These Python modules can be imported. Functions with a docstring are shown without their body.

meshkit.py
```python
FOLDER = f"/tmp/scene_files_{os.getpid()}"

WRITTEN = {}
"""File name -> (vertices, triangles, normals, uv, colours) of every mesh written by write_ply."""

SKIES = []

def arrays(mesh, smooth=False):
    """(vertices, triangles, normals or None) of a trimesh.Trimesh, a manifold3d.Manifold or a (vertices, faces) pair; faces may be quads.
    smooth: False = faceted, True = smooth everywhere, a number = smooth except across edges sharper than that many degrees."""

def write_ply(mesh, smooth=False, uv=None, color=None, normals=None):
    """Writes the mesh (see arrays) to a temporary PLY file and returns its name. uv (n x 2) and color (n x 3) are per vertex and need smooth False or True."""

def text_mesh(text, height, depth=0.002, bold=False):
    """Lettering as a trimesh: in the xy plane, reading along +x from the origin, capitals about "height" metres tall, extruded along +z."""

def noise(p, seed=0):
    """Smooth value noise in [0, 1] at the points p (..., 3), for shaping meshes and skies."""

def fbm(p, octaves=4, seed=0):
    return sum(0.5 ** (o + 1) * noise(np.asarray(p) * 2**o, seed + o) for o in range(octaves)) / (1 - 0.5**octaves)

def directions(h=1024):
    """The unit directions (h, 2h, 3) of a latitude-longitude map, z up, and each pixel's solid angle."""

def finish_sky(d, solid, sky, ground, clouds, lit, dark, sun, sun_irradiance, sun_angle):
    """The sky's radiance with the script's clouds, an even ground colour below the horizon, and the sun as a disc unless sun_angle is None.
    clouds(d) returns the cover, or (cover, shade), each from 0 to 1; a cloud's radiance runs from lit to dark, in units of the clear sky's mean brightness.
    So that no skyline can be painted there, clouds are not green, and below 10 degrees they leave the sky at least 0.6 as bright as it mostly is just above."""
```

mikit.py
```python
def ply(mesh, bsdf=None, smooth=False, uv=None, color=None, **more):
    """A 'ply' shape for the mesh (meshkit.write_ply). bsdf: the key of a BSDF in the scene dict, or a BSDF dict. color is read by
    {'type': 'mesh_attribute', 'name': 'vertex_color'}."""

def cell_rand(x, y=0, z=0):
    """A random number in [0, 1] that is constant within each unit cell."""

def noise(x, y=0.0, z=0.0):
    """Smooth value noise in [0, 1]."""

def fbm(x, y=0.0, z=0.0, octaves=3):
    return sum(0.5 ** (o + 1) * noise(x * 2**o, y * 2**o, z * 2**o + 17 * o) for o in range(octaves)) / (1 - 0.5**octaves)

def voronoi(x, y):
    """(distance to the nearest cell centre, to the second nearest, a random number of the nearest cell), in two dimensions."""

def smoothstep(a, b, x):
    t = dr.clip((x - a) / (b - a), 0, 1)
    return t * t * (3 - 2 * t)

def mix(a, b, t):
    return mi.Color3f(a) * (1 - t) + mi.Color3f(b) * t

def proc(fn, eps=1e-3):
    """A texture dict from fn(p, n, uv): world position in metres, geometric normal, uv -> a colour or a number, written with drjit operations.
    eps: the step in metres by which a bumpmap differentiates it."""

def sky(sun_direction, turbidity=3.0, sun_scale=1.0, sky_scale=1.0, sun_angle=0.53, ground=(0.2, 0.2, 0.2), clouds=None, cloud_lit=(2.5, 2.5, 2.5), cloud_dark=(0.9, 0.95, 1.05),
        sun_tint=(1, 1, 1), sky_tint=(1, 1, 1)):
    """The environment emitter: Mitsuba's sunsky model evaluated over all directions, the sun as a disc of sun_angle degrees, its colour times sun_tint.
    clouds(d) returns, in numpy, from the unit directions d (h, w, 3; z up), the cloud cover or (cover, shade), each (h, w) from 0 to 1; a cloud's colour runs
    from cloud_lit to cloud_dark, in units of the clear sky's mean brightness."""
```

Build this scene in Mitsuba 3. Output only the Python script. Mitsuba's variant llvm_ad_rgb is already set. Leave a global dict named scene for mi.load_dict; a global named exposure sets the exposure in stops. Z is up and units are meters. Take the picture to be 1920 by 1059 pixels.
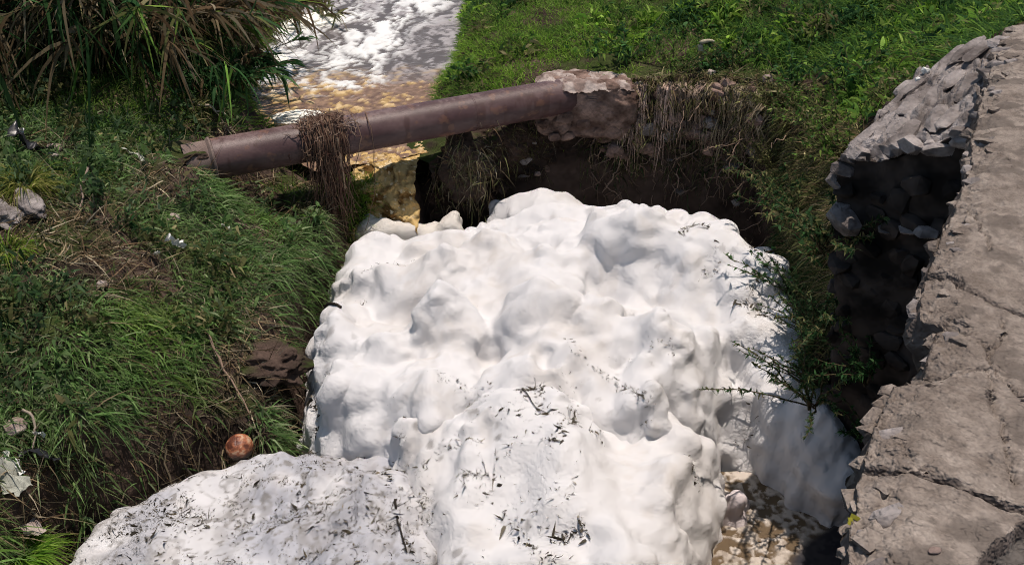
import math
import numpy as np, trimesh
import drjit as dr
import mitsuba as mi
import mikit, meshkit
from scipy.interpolate import RBFInterpolator, RegularGridInterpolator
from scipy.spatial import cKDTree
from scipy.ndimage import gaussian_filter, map_coordinates

# ---------------------------------------------------------------- camera, light, exposure
T = mi.ScalarTransform4f
scene, labels = {}, {}
CAM = (0.0, 0.0, 5.7)
PITCH = math.radians(30.0)
scene['camera'] = {'type': 'perspective', 'fov': 60.0, 'fov_axis': 'x', 'near_clip': 0.05, 'far_clip': 1500.0,
                   'to_world': T().look_at(origin=CAM, target=(0.0, math.cos(PITCH), 5.7 - math.sin(PITCH)), up=(0, 0, 1))}
SUN = (0.14, 0.06, 1.0)
scene['sky_light'] = mikit.sky(SUN, turbidity=4.5, ground=(0.12, 0.13, 0.08), sun_tint=(0.94, 0.98, 1.10), sky_tint=(1.06, 1.0, 0.95))
exposure = 1.65

# ---------------------------------------------------------------- helpers
rng = np.random.default_rng(7)
fbm, noise = meshkit.fbm, meshkit.noise


def n2(x, y, f, seed=0, oct=4):
    """fbm in the plane, -1..1"""
    p = np.stack([np.asarray(x) * f, np.asarray(y) * f, np.full(np.shape(x), 0.37)], -1)
    return fbm(p, oct, seed) * 2 - 1


def sstep(a, b, x):
    t = np.clip((x - a) / (b - a), 0, 1)
    return t * t * (3 - 2 * t)


def unit(v):
    return v / np.maximum(np.linalg.norm(v, axis=-1, keepdims=True), 1e-9)


def sdist(poly, x, y):
    """signed distance to a closed polygon, positive inside"""
    poly = np.asarray(poly, float)
    best = np.full(np.shape(x), 1e9)
    inside = np.zeros(np.shape(x), bool)
    for a, b in zip(poly, np.roll(poly, -1, 0)):
        e = b - a
        t = np.clip(((x - a[0]) * e[0] + (y - a[1]) * e[1]) / (e @ e), 0, 1)
        best = np.minimum(best, (x - a[0] - t * e[0]) ** 2 + (y - a[1] - t * e[1]) ** 2)
        if a[1] != b[1]:
            cross = (a[1] > y) != (b[1] > y)
            inside ^= cross & (x < (b[0] - a[0]) * (y - a[1]) / (b[1] - a[1]) + a[0])
    d = np.sqrt(best)
    return np.where(inside, d, -d)


def ldist(line, x, y):
    """distance to a polyline in the plane, and its parameter 0..1"""
    line = np.asarray(line, float)
    best, par = np.full(np.shape(x), 1e9), np.zeros(np.shape(x))
    m = len(line) - 1
    for i in range(m):
        a, e = line[i], line[i + 1] - line[i]
        t = np.clip(((x - a[0]) * e[0] + (y - a[1]) * e[1]) / (e @ e), 0, 1)
        d = np.hypot(x - a[0] - t * e[0], y - a[1] - t * e[1])
        par = np.where(d < best, (i + t) / m, par)
        best = np.minimum(best, d)
    return best, par


def split_long(v, f, size, rounds=6):
    """split every edge longer than size at its middle, again and again, without gaps"""
    for _ in range(rounds):
        e = np.sort(f[:, [0, 1, 1, 2, 2, 0]].reshape(-1, 2), 1)
        u, inv = np.unique(e, axis=0, return_inverse=True)
        long = np.linalg.norm(v[u[:, 0]] - v[u[:, 1]], axis=1) > size
        if not long.any():
            break
        mid = np.where(long, len(v) + np.cumsum(long) - 1, -1)
        v = np.vstack([v, (v[u[long, 0]] + v[u[long, 1]]) / 2])
        m = mid[inv.reshape(-1)].reshape(-1, 3)
        k = (m >= 0).sum(1)
        out = [f[k == 0]]
        for want in (1, 2):
            g, h = f[k == want].copy(), m[k == want].copy()
            for _ in range(2):                                     # turn until edge 0 is split (and edge 2 is not)
                turn = (h[:, 0] < 0) | (h[:, 2] >= 0) if want == 2 else h[:, 0] < 0
                g[turn], h[turn] = np.roll(g[turn], -1, 1), np.roll(h[turn], -1, 1)
            a, b, c = g.T
            if want == 1:
                out += [np.stack([a, h[:, 0], c], 1), np.stack([h[:, 0], b, c], 1)]
            else:
                out += [np.stack([h[:, 0], b, h[:, 1]], 1), np.stack([a, h[:, 0], h[:, 1]], 1), np.stack([a, h[:, 1], c], 1)]
        g, h = f[k == 3], m[k == 3]
        out += [np.stack([g[:, 0], h[:, 0], h[:, 2]], 1), np.stack([h[:, 0], g[:, 1], h[:, 1]], 1), np.stack([h[:, 2], h[:, 1], g[:, 2]], 1), h]
        f = np.vstack(out)
    return v, f


def numbered(name):
    if name not in scene and name not in labels and not any(k.startswith(name + '__') for k in scene):
        return name
    i = 1
    while f'{name}_{i:03d}' in scene or f'{name}_{i:03d}' in labels or any(k.startswith(f'{name}_{i:03d}__') for k in scene):
        i += 1
    return f'{name}_{i:03d}'


def tag(key, label=None, cat=None, group=None, kind=None):
    labels[key] = {k: v for k, v in (('label', label), ('category', cat), ('group', group), ('kind', kind)) if v}
    return key


def thing(name, label, cat, group=None):
    key = numbered(name)
    return tag(key, label, cat, group)


def add(name, mesh, bsdf, parent=None, smooth=False, color=None, kind=None, label=None):
    """one mesh as one entry of the scene; parent: the key of the thing or part that it belongs to"""
    key = numbered(f'{parent}__{name}' if parent else name)
    scene[key] = mikit.ply(mesh, bsdf, smooth=smooth, color=color)
    if kind or label:
        tag(key, label, None, None, kind)
    return key


def one(name, mesh, bsdf, label, cat, group=None, smooth=False, color=None):
    """a thing that is one mesh"""
    key = numbered(name)
    scene[key] = mikit.ply(mesh, bsdf, smooth=smooth, color=color)
    return tag(key, label, cat, group)


def join(parts):
    """[(v, f, c)] -> v, f, c"""
    at = np.cumsum([0] + [len(p[0]) for p in parts])
    c = np.vstack([p[2] for p in parts]) if parts[0][2] is not None else None
    return np.vstack([p[0] for p in parts]), np.vstack([p[1] + a for p, a in zip(parts, at)]), c


def grid_faces(n, m):
    i = np.arange(n * m).reshape(n, m)
    a, b, c, d = i[:-1, :-1], i[1:, :-1], i[1:, 1:], i[:-1, 1:]
    return np.vstack([np.stack([a, b, c], -1).reshape(-1, 3), np.stack([a, c, d], -1).reshape(-1, 3)])


def blades(p, d, length, width, col, segs=2, droop=0.5, rg=rng, tip=0.0, side=None, curl=0.0):
    """grass blades or narrow leaves: p roots (n,3), d first directions, droop: how far the tip falls, in lengths"""
    n = len(p)
    d = unit(d)
    if side is None:
        side = unit(np.cross(d, rg.normal(size=(n, 3))))
    else:
        side = unit(side)
    length, width, droop = (np.broadcast_to(np.asarray(a, float), (n,)) for a in (length, width, droop))
    k = segs * 2 + 1
    v = np.empty((n, k, 3))
    curv = rg.normal(size=(n, 3)) * curl
    for s in range(segs + 1):
        t = s / segs
        c = p + (d * t + curv * t * t) * length[:, None]
        c[:, 2] -= droop * length * t * t
        if s < segs:
            w = width * (0.55 + 0.45 * math.sin(math.pi * min(1, t * 1.2 + 0.2))) if t > 0 or tip else width * 0.7
            v[:, 2 * s] = c - side * w[:, None] / 2
            v[:, 2 * s + 1] = c + side * w[:, None] / 2
        else:
            v[:, 2 * s] = c
    f = []
    for s in range(segs - 1):
        a = 2 * s
        f += [[a, a + 1, a + 3], [a, a + 3, a + 2]]
    f.append([2 * segs - 2, 2 * segs - 1, 2 * segs])
    f = (np.arange(n)[:, None, None] * k + np.array(f)[None]).reshape(-1, 3)
    c = np.repeat(np.clip(col, 0.004, 1), k, axis=0)
    return v.reshape(-1, 3), f, c


def tube(path, r0, r1=None, sides=6, cap=True):
    path = np.asarray(path, float)
    r = np.linspace(r0, r0 if r1 is None else r1, len(path)) if np.isscalar(r0) else np.asarray(r0, float)
    t = unit(np.gradient(path, axis=0))
    up = np.where(np.abs(t[:, 2:3]) < 0.9, [[0, 0, 1.0]], [[1.0, 0, 0]])
    a = unit(np.cross(t, up))
    b = np.cross(t, a)
    ang = np.arange(sides) * 2 * np.pi / sides
    v = path[:, None] + (np.cos(ang)[None, :, None] * a[:, None] + np.sin(ang)[None, :, None] * b[:, None]) * r[:, None, None]
    n = len(path)
    i = np.arange(n * sides).reshape(n, sides)
    q, w = i, np.roll(i, -1, 1)
    f = np.vstack([np.stack([q[:-1], w[:-1], w[1:]], -1).reshape(-1, 3), np.stack([q[:-1], w[1:], q[1:]], -1).reshape(-1, 3)])
    v = v.reshape(-1, 3)
    if cap:
        v = np.vstack([v, path[:1], path[-1:]])
        k = n * sides
        f = np.vstack([f, np.stack([w[0], q[0], np.full(sides, k)], -1), np.stack([q[-1], w[-1], np.full(sides, k + 1)], -1)])
    return v, f


def wiggle(a, b, n, amp, rg, sag=0.0):
    a, b = np.asarray(a, float), np.asarray(b, float)
    t = np.linspace(0, 1, n)[:, None]
    p = a + (b - a) * t
    w = np.cumsum(rg.normal(size=(n, 3)), 0)
    w -= w[0] + (w[-1] - w[0]) * t
    p += w * amp
    p[:, 2] -= sag * 4 * (t * (1 - t))[:, 0]
    return p


def tubes(paths, r0, r1, cols, sides=4):
    out = []
    for p, c in zip(paths, cols):
        v, f = tube(p, r0, r1, sides, cap=False)
        out.append((v, f, np.tile(np.clip(c, 0.004, 1), (len(v), 1))))
    return join(out)


def rock(size, rg, n=22, flat=1.0):
    """a broken stone: the hull of points on a squashed, uneven ball (about 30 triangles)"""
    q = unit(rg.normal(size=(n, 3))) * rg.uniform(0.8, 1.1, (n, 1))
    q = np.sign(q) * np.abs(q) ** 0.75
    m = trimesh.convex.convex_hull(q * np.asarray(size) * [1, 1, flat])
    return np.array(m.vertices), np.array(m.faces)


def smooth_rock(size, rg, sub=3, amp=0.25, f=1.6):
    m = trimesh.creation.icosphere(subdivisions=sub)
    v = np.array(m.vertices)
    s = rg.uniform(0, 50, 3)
    v = v * (1 + amp * (fbm(v * f + s, 3, 3) * 2 - 1))[:, None]
    return v * np.asarray(size), np.array(m.faces)


def spin(v, yaw=0.0, pitch=0.0, roll=0.0):
    R = trimesh.transformations.euler_matrix(roll, pitch, yaw)[:3, :3]
    return v @ R.T


def mixc(a, b, t):
    t = np.asarray(t)[..., None]
    return np.asarray(a) * (1 - t) + np.asarray(b) * t


# ---------------------------------------------------------------- materials
def bsdf(name, d):
    scene[name] = d
    return name


VC = {'type': 'mesh_attribute', 'name': 'vertex_color'}
bsdf('leaf_stuff', {'type': 'principledthin', 'base_color': VC, 'roughness': 0.6, 'diff_trans': 1.25, 'eta': 1.3})
bsdf('dry_stuff', {'type': 'twosided', 'bsdf': {'type': 'diffuse', 'reflectance': VC}})


def soil_color(p, n, uv):
    a = mikit.fbm(p.x * 1.7, p.y * 1.7, p.z * 1.7, 4)
    b = mikit.fbm(p.x * 14, p.y * 14, p.z * 14, 3)
    c = mikit.mix((0.028, 0.021, 0.018), (0.085, 0.060, 0.049), mikit.smoothstep(0.3, 0.7, a))
    c = c * (0.45 + 1.1 * b)
    g = mikit.smoothstep(0.72, 0.95, n.z) * mikit.smoothstep(0.35, 0.6, mikit.fbm(p.x * 2.3 + 9, p.y * 2.3, 0, 3))
    return mikit.mix(c, mi.Color3f(0.035, 0.055, 0.014) * (0.5 + b), g * 0.75)


def soil_bump(p, n, uv):
    return mikit.fbm(p.x * 22, p.y * 22, p.z * 22, 4)


bsdf('soil', {'type': 'twosided', 'bsdf': {'type': 'bumpmap', 'arbitrary': mikit.proc(soil_bump, 4e-3), 'scale': 0.03,
              'bsdf': {'type': 'diffuse', 'reflectance': mikit.proc(soil_color)}}})


def concrete_color(p, n, uv):
    a = mikit.fbm(p.x * 2.1, p.y * 2.1, 0.3, 4)
    b = mikit.fbm(p.x * 23, p.y * 23, p.z * 23, 4)
    g = mikit.noise(p.x * 160, p.y * 160, p.z * 160)
    c = mikit.mix((0.160, 0.132, 0.113), (0.325, 0.280, 0.245), mikit.smoothstep(0.3, 0.72, a * 0.55 + b * 0.45))
    c = c * (0.76 + 0.40 * g)
    stain = mikit.smoothstep(0.60, 0.70, mikit.fbm(p.x * 7 + 5, p.y * 7, 2.0, 3))
    c = mikit.mix(c, (0.115, 0.097, 0.085), stain * 0.7)
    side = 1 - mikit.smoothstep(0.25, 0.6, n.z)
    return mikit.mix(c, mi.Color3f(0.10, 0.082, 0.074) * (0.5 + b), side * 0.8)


def concrete_bump(p, n, uv):
    r = dr.abs(mikit.fbm(p.x * 34, p.y * 34, p.z * 34, 3) * 2 - 1)
    return mikit.fbm(p.x * 30, p.y * 30, p.z * 30, 4) + 0.9 * dr.minimum(r, 0.25) + 0.3 * mikit.noise(p.x * 150, p.y * 150, p.z * 150)


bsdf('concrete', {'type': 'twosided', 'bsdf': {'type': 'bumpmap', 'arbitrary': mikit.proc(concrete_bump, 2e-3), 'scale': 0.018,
                  'bsdf': {'type': 'diffuse', 'reflectance': mikit.proc(concrete_color)}}})


def stone_color(p, n, uv):
    a = mikit.fbm(p.x * 6, p.y * 6, p.z * 6, 4)
    b = mikit.fbm(p.x * 40, p.y * 40, p.z * 40, 3)
    c = mikit.mix((0.12, 0.105, 0.10), (0.33, 0.30, 0.29), mikit.smoothstep(0.25, 0.75, a))
    return c * (0.6 + 0.8 * b)


bsdf('stone', {'type': 'twosided', 'bsdf': {'type': 'bumpmap', 'arbitrary': mikit.proc(concrete_bump, 2e-3), 'scale': 0.012,
               'bsdf': {'type': 'diffuse', 'reflectance': mikit.proc(stone_color)}}})


def red_stone_color(p, n, uv):
    a = mikit.fbm(p.x * 5, p.y * 5, p.z * 5, 4)
    b = mikit.fbm(p.x * 34, p.y * 34, p.z * 34, 3)
    return mikit.mix((0.085, 0.056, 0.046), (0.27, 0.19, 0.16), mikit.smoothstep(0.25, 0.75, a)) * (0.5 + b)


bsdf('red_stone', {'type': 'bumpmap', 'arbitrary': mikit.proc(soil_bump, 4e-3), 'scale': 0.012,
                   'bsdf': {'type': 'diffuse', 'reflectance': mikit.proc(red_stone_color)}})


def shaded_stone_color(p, n, uv):  # darkened copy of the wall stone: shade of the face put into its colour
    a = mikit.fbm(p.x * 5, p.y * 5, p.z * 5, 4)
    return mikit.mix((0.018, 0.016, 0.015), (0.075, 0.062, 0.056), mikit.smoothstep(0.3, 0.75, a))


bsdf('shaded_stone', {'type': 'twosided', 'bsdf': {'type': 'bumpmap', 'arbitrary': mikit.proc(soil_bump, 4e-3), 'scale': 0.02,
                    'bsdf': {'type': 'diffuse', 'reflectance': mikit.proc(shaded_stone_color)}}})


def pipe_color(p, n, uv):
    a = mikit.fbm(p.x * 3, p.y * 3, p.z * 5, 4)
    b = mikit.fbm(p.x * 26, p.y * 26, p.z * 26, 3)
    c = mikit.mix((0.066, 0.036, 0.037), (0.110, 0.068, 0.066), mikit.smoothstep(0.3, 0.7, a))
    c = c * (0.82 + 0.36 * b)
    drip = mikit.smoothstep(0.55, 0.72, mikit.fbm(p.x * 11, p.y * 11, p.z * 1.6, 3))
    c = mikit.mix(c, (0.055, 0.026, 0.022), drip * 0.6)
    scale = mikit.smoothstep(0.62, 0.70, mikit.fbm(p.x * 8 + 4, p.y * 8, p.z * 8, 4))
    c = mikit.mix(c, (0.17, 0.085, 0.055), scale * 0.5)
    dust = mikit.smoothstep(0.75, 1.0, n.z) * mikit.smoothstep(0.45, 0.62, b * 0.5 + a * 0.5)
    return mikit.mix(c, (0.17, 0.125, 0.12), dust * 0.5)


bsdf('rusty_steel', {'type': 'principled', 'base_color': mikit.proc(pipe_color), 'roughness': 0.5, 'specular': 0.35})
def foam_bump(p, n, uv):
    return mikit.fbm(p.x * 38, p.y * 38, p.z * 38, 3) + 0.35 * mikit.noise(p.x * 130, p.y * 130, p.z * 130)


bsdf('foam_stuff', {'type': 'bumpmap', 'arbitrary': mikit.proc(foam_bump, 2e-3), 'scale': 0.010, 'bsdf': {'type': 'diffuse', 'reflectance': VC}})


def froth_color(p, n, uv):
    a = mikit.fbm(p.x * 7, p.y * 7, p.z * 7, 4)
    b = mikit.fbm(p.x * 21 + 3, p.y * 21, p.z * 21, 3)
    c = mikit.mix((0.15, 0.085, 0.03), (0.55, 0.39, 0.17), mikit.smoothstep(0.34, 0.6, a))
    return mikit.mix(c, (0.66, 0.55, 0.36), mikit.smoothstep(0.60, 0.75, b))


bsdf('brown_froth', {'type': 'twosided', 'bsdf': {'type': 'diffuse', 'reflectance': mikit.proc(froth_color)}})
bsdf('stream_water', {'type': 'twosided', 'bsdf': {'type': 'principled', 'base_color': VC, 'roughness': 0.42, 'specular': 0.35}})
bsdf('plastic_white', {'type': 'twosided', 'bsdf': {'type': 'diffuse', 'reflectance': {'type': 'rgb', 'value': (0.72, 0.73, 0.70)}}})
bsdf('plastic_dull', {'type': 'twosided', 'bsdf': {'type': 'diffuse', 'reflectance': {'type': 'rgb', 'value': (0.36, 0.37, 0.32)}}})
bsdf('dead_wood', {'type': 'diffuse', 'reflectance': mikit.proc(lambda p, n, uv: mi.Color3f(0.40, 0.36, 0.26) * (0.5 + mikit.fbm(p.x * 30, p.y * 30, p.z * 12, 3)))})
bsdf('plastic_black', {'type': 'twosided', 'bsdf': {'type': 'principled', 'base_color': {'type': 'rgb', 'value': (0.014, 0.014, 0.018)}, 'roughness': 0.35}})


def ball_color(p, n, uv):
    b = mikit.fbm(p.x * 22, p.y * 22, p.z * 22, 4)
    c = mikit.mix((0.10, 0.032, 0.018), (0.32, 0.115, 0.055), mikit.smoothstep(0.35, 0.62, b))
    return mikit.mix(mikit.mix(c, (0.42, 0.27, 0.17), mikit.smoothstep(0.60, 0.70, b)), (0.05, 0.04, 0.03), mikit.smoothstep(0.60, 0.50, p.z + 0.1 * b))


bsdf('ball_skin', {'type': 'bumpmap', 'arbitrary': mikit.proc(soil_bump, 4e-3), 'scale': 0.012,
                   'bsdf': {'type': 'principled', 'base_color': mikit.proc(ball_color), 'roughness': 0.5}})

# ---------------------------------------------------------------- ground: one sheet to the horizon
PIT = [(-3.7, 4.2), (-3.542, 5.143), (-2.921, 5.762), (-2.414, 6.086), (-1.953, 6.037), (-2.23, 7.196), (-2.279, 8.078), (-2.184, 8.706),
       (-2.051, 9.423), (-1.95, 9.95), (-1.75, 10.35), (-1.25, 10.5), (-1.25, 11.15), (-0.75, 11.6), (-0.2, 11.5), (0.4, 11.5), (1.5, 11.5), (2.4, 11.38), (3.1, 11.0), (3.4, 10.3), (3.42, 9.6),
       (3.33, 8.8), (3.2, 7.9), (3.05, 6.95), (3.3, 6.3), (3.8, 5.9), (6.5, 4.6), (4.0, -1.0), (2.0, 0.2), (0.3, 1.2), (-1.0, 1.8), (-2.8, 2.8)]
CHANNEL = [(-1.62, 10.4), (-1.95, 11.3), (-2.38, 12.5), (-2.68, 14.0), (-2.58, 16.0), (-2.4, 18.0), (-1.8, 24.0), (1.0, 40.0), (6.0, 90.0)]
CH_HALF = [0.33, 0.80, 1.10, 1.45, 1.42, 1.30, 1.4, 1.5, 2.0]
CTRL = np.array([
    # left bank
    (-5.234, 8.478, 2.25), (-4.775, 7.385, 1.95), (-4.376, 6.472, 1.75), (-4.167, 5.881, 1.45), (-3.908, 5.19, 1.15), (-3.68, 4.62, 0.95), (-3.562, 4.689, 0.66),
    (-3.625, 6.199, 1.55), (-3.458, 5.571, 1.15), (-3.534, 5.3, 0.72), (-3.239, 6.894, 1.32), (-3.086, 6.266, 1), (-3.023, 5.863, 0.62), (-3.954, 7.152, 1.85),
    (-2.974, 7.726, 1.42), (-2.433, 7.43, 0.98), (-2.79, 6.901, 1.08), (-2.608, 6.399, 0.72), (-2.285, 6.608, 0.62), (-2.256, 7.439, 0.72), (-3.155, 8.422, 1.55),
    (-2.484, 8.214, 1.15), (-2.228, 9.159, 0.98), (-2.676, 9.091, 1.22), (-3.69, 9.249, 1.6), (-3.567, 8.812, 1.98), (-3.499, 8.847, 2.1), (-3.765, 8.898, 2.14), (-3.629, 9.334, 2.08), (-4.042, 8.767, 1.95), (-5.111, 9.449, 2.3), (-4.343, 9.727, 2.2),
    (-3.422, 10.234, 1.95), (-2.799, 10.723, 1), (-3.144, 10.2, 1.12), (-3.41, 9.844, 1.35), (-2.406, 10.092, 0.95), (-2.813, 9.88, 1.05), (-2.4, 10.6, 1.6), (-2.15, 10.3, 1.35), (-3.3, 11.3, 2.0), (-3.7, 13.0, 2.0), (-4.2, 15, 2.1), (-4.0, 18, 2.3),
    (-3.6, 22, 2.5), (-6, 12, 2.4), (-8, 9, 2.6), (-9, 5, 2.5), (-6, 5, 1.9), (-10, 14, 2.7), (-8, 20, 2.8), (-4.6, 3.6, 1.0), (-3.5, 2.4, 1.4), (-2, 0.5, 2.6), (-1, -1.5, 3.9), (-5, 0, 3.2), (-10, -3, 3.8),
    # right bank and meadow
    (-0.75, 10.9, 1.35), (-0.9, 11.6, 1.55), (-0.2, 11.75, 1.75), (0.4, 12.0, 1.95), (1.0, 11.9, 2.1), (2.0, 11.8, 2.2), (3.45, 11.2, 2.3), (3.65, 9.6, 2.4), (3.55, 8.7, 2.6), (3.5, 7.8, 2.95),
    (3.5, 7.2, 3.3), (4.0, 7.3, 3.85), (4.3, 8.2, 3.7), (5.2, 9.5, 3.5), (0.2, 13.0, 2.1), (-1.1, 13.2, 1.8), (-1.0, 15.0, 2.0), (0.6, 14.5, 2.45), (-0.5, 18, 2.4), (1.0, 20, 2.9), (3.0, 13.0, 2.7),
    (5.0, 12.5, 3.2), (4.0, 17, 3.0), (8, 10, 3.9), (8, 16, 3.6), (9, 6, 4.0), (12, 12, 3.9), (3.0, 6.3, 3.0), (4.2, 5.6, 3.9), (6, 5, 4.0), (10, 0, 4.0),
    # far
    (0, 40, 3.0), (-30, 30, 3.2), (30, 30, 3.8), (-30, 0, 3.2), (30, -10, 4.0), (0, -30, 3.9), (-60, 90, 3.4), (60, 90, 4.0), (0, 160, 3.4), (-200, 0, 3.4), (200, 0, 4.0), (0, -200, 4), (0, 300, 3.5)])
ground_rbf = RBFInterpolator(CTRL[:, :2], CTRL[:, 2], kernel='linear', smoothing=0.002)


def axis(lo, hi, step, far):
    """even steps between lo and hi, growing ones beyond"""
    k, out = step, []
    while sum(out) < far:
        k *= 1.12
        out.append(k)
    c = np.cumsum(out)
    return np.concatenate([(lo - c)[::-1], np.arange(lo, hi, step), hi - step * 0.0 + np.concatenate([[0], c])])


gx, gy = axis(-6.5, 6.0, 0.046, 380), axis(3.0, 15.0, 0.046, 380)
GX, GY = np.meshgrid(gx, gy, indexing='ij')


def channel(x, y):
    d, t = ldist(CHANNEL, x, y)
    return d - np.interp(t * (len(CHANNEL) - 1), np.arange(len(CHANNEL)), CH_HALF)


def water_level(y):
    return np.interp(y, [10.3, 10.9, 12.5, 14.5, 19.0, 60.0], [1.30, 1.36, 1.46, 1.56, 1.78, 2.2])


def ground_height(x, y):
    z = ground_rbf(np.stack([x.ravel(), y.ravel()], 1)).reshape(x.shape)
    near = np.exp(-np.maximum(0, np.hypot(x, y - 8) - 14) / 10)
    z = z + near * (0.10 * n2(x, y, 0.9, 3) + 0.07 * n2(x, y, 3.0, 5) + 0.025 * n2(x, y, 11.0, 8))
    z = z - 0.42 * sstep(0.55, 0.12, ldist([(-3.15, 9.55), (-2.6, 9.72), (-2.15, 9.9)], x, y)[0])
    wob = 0.16 * n2(x, y, 1.8, 11) + 0.05 * n2(x, y, 7, 12)
    dc = channel(x, y) + wob + 0.30 * n2(x, y, 0.9, 13)
    bed = water_level(y) - 0.22
    z = np.where(dc < 0.9, bed + (np.maximum(z, bed + 0.1) - bed) * sstep(-0.05, 0.75, dc), z)
    dp = -sdist(PIT, x, y) + 0.6 * wob
    bottom = -0.35 + 0.05 * n2(x, y, 2, 4)
    return bottom + (z - bottom) * np.where(x < -1.9, sstep(-0.16, 0.26, dp), sstep(-0.25, 0.13, dp))


GZ = ground_height(GX, GY)
height_of = RegularGridInterpolator((gx, gy), GZ, bounds_error=False, fill_value=3.0)


def ground_at(x, y):
    return height_of(np.stack([x, y], -1))


def normal_at(x, y, e=0.08):
    dx = (ground_at(x + e, y) - ground_at(x - e, y)) / (2 * e)
    dy = (ground_at(x, y + e) - ground_at(x, y - e)) / (2 * e)
    return unit(np.stack([-dx, -dy, np.ones_like(dx)], -1))


add('ground', (np.stack([GX, GY, GZ], -1).reshape(-1, 3), grid_faces(*GX.shape)), 'soil', smooth=True)
tag('ground', 'brown earth of the stream banks and of the meadow beyond them', kind='structure')

# steep earth faces of the pit: far side behind the pipe and right side under the weeds
LIP = np.array([(-1.02, 10.62), (-0.75, 11.0), (-0.3, 11.3), (0.3, 11.52), (0.9, 11.55), (1.6, 11.5), (2.4, 11.36), (3.05, 11.0), (3.35, 10.35), (3.40, 9.6), (3.32, 8.8), (3.2, 7.9), (3.05, 7.0), (2.95, 6.35)])
LIP_TOP = np.array([1.30, 1.38, 1.62, 1.85, 2.04, 2.14, 2.24, 2.28, 2.30, 2.38, 2.52, 2.72, 2.9, 2.9])
seg = np.concatenate([[0], np.cumsum(np.linalg.norm(np.diff(LIP, axis=0), axis=1))])


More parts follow.
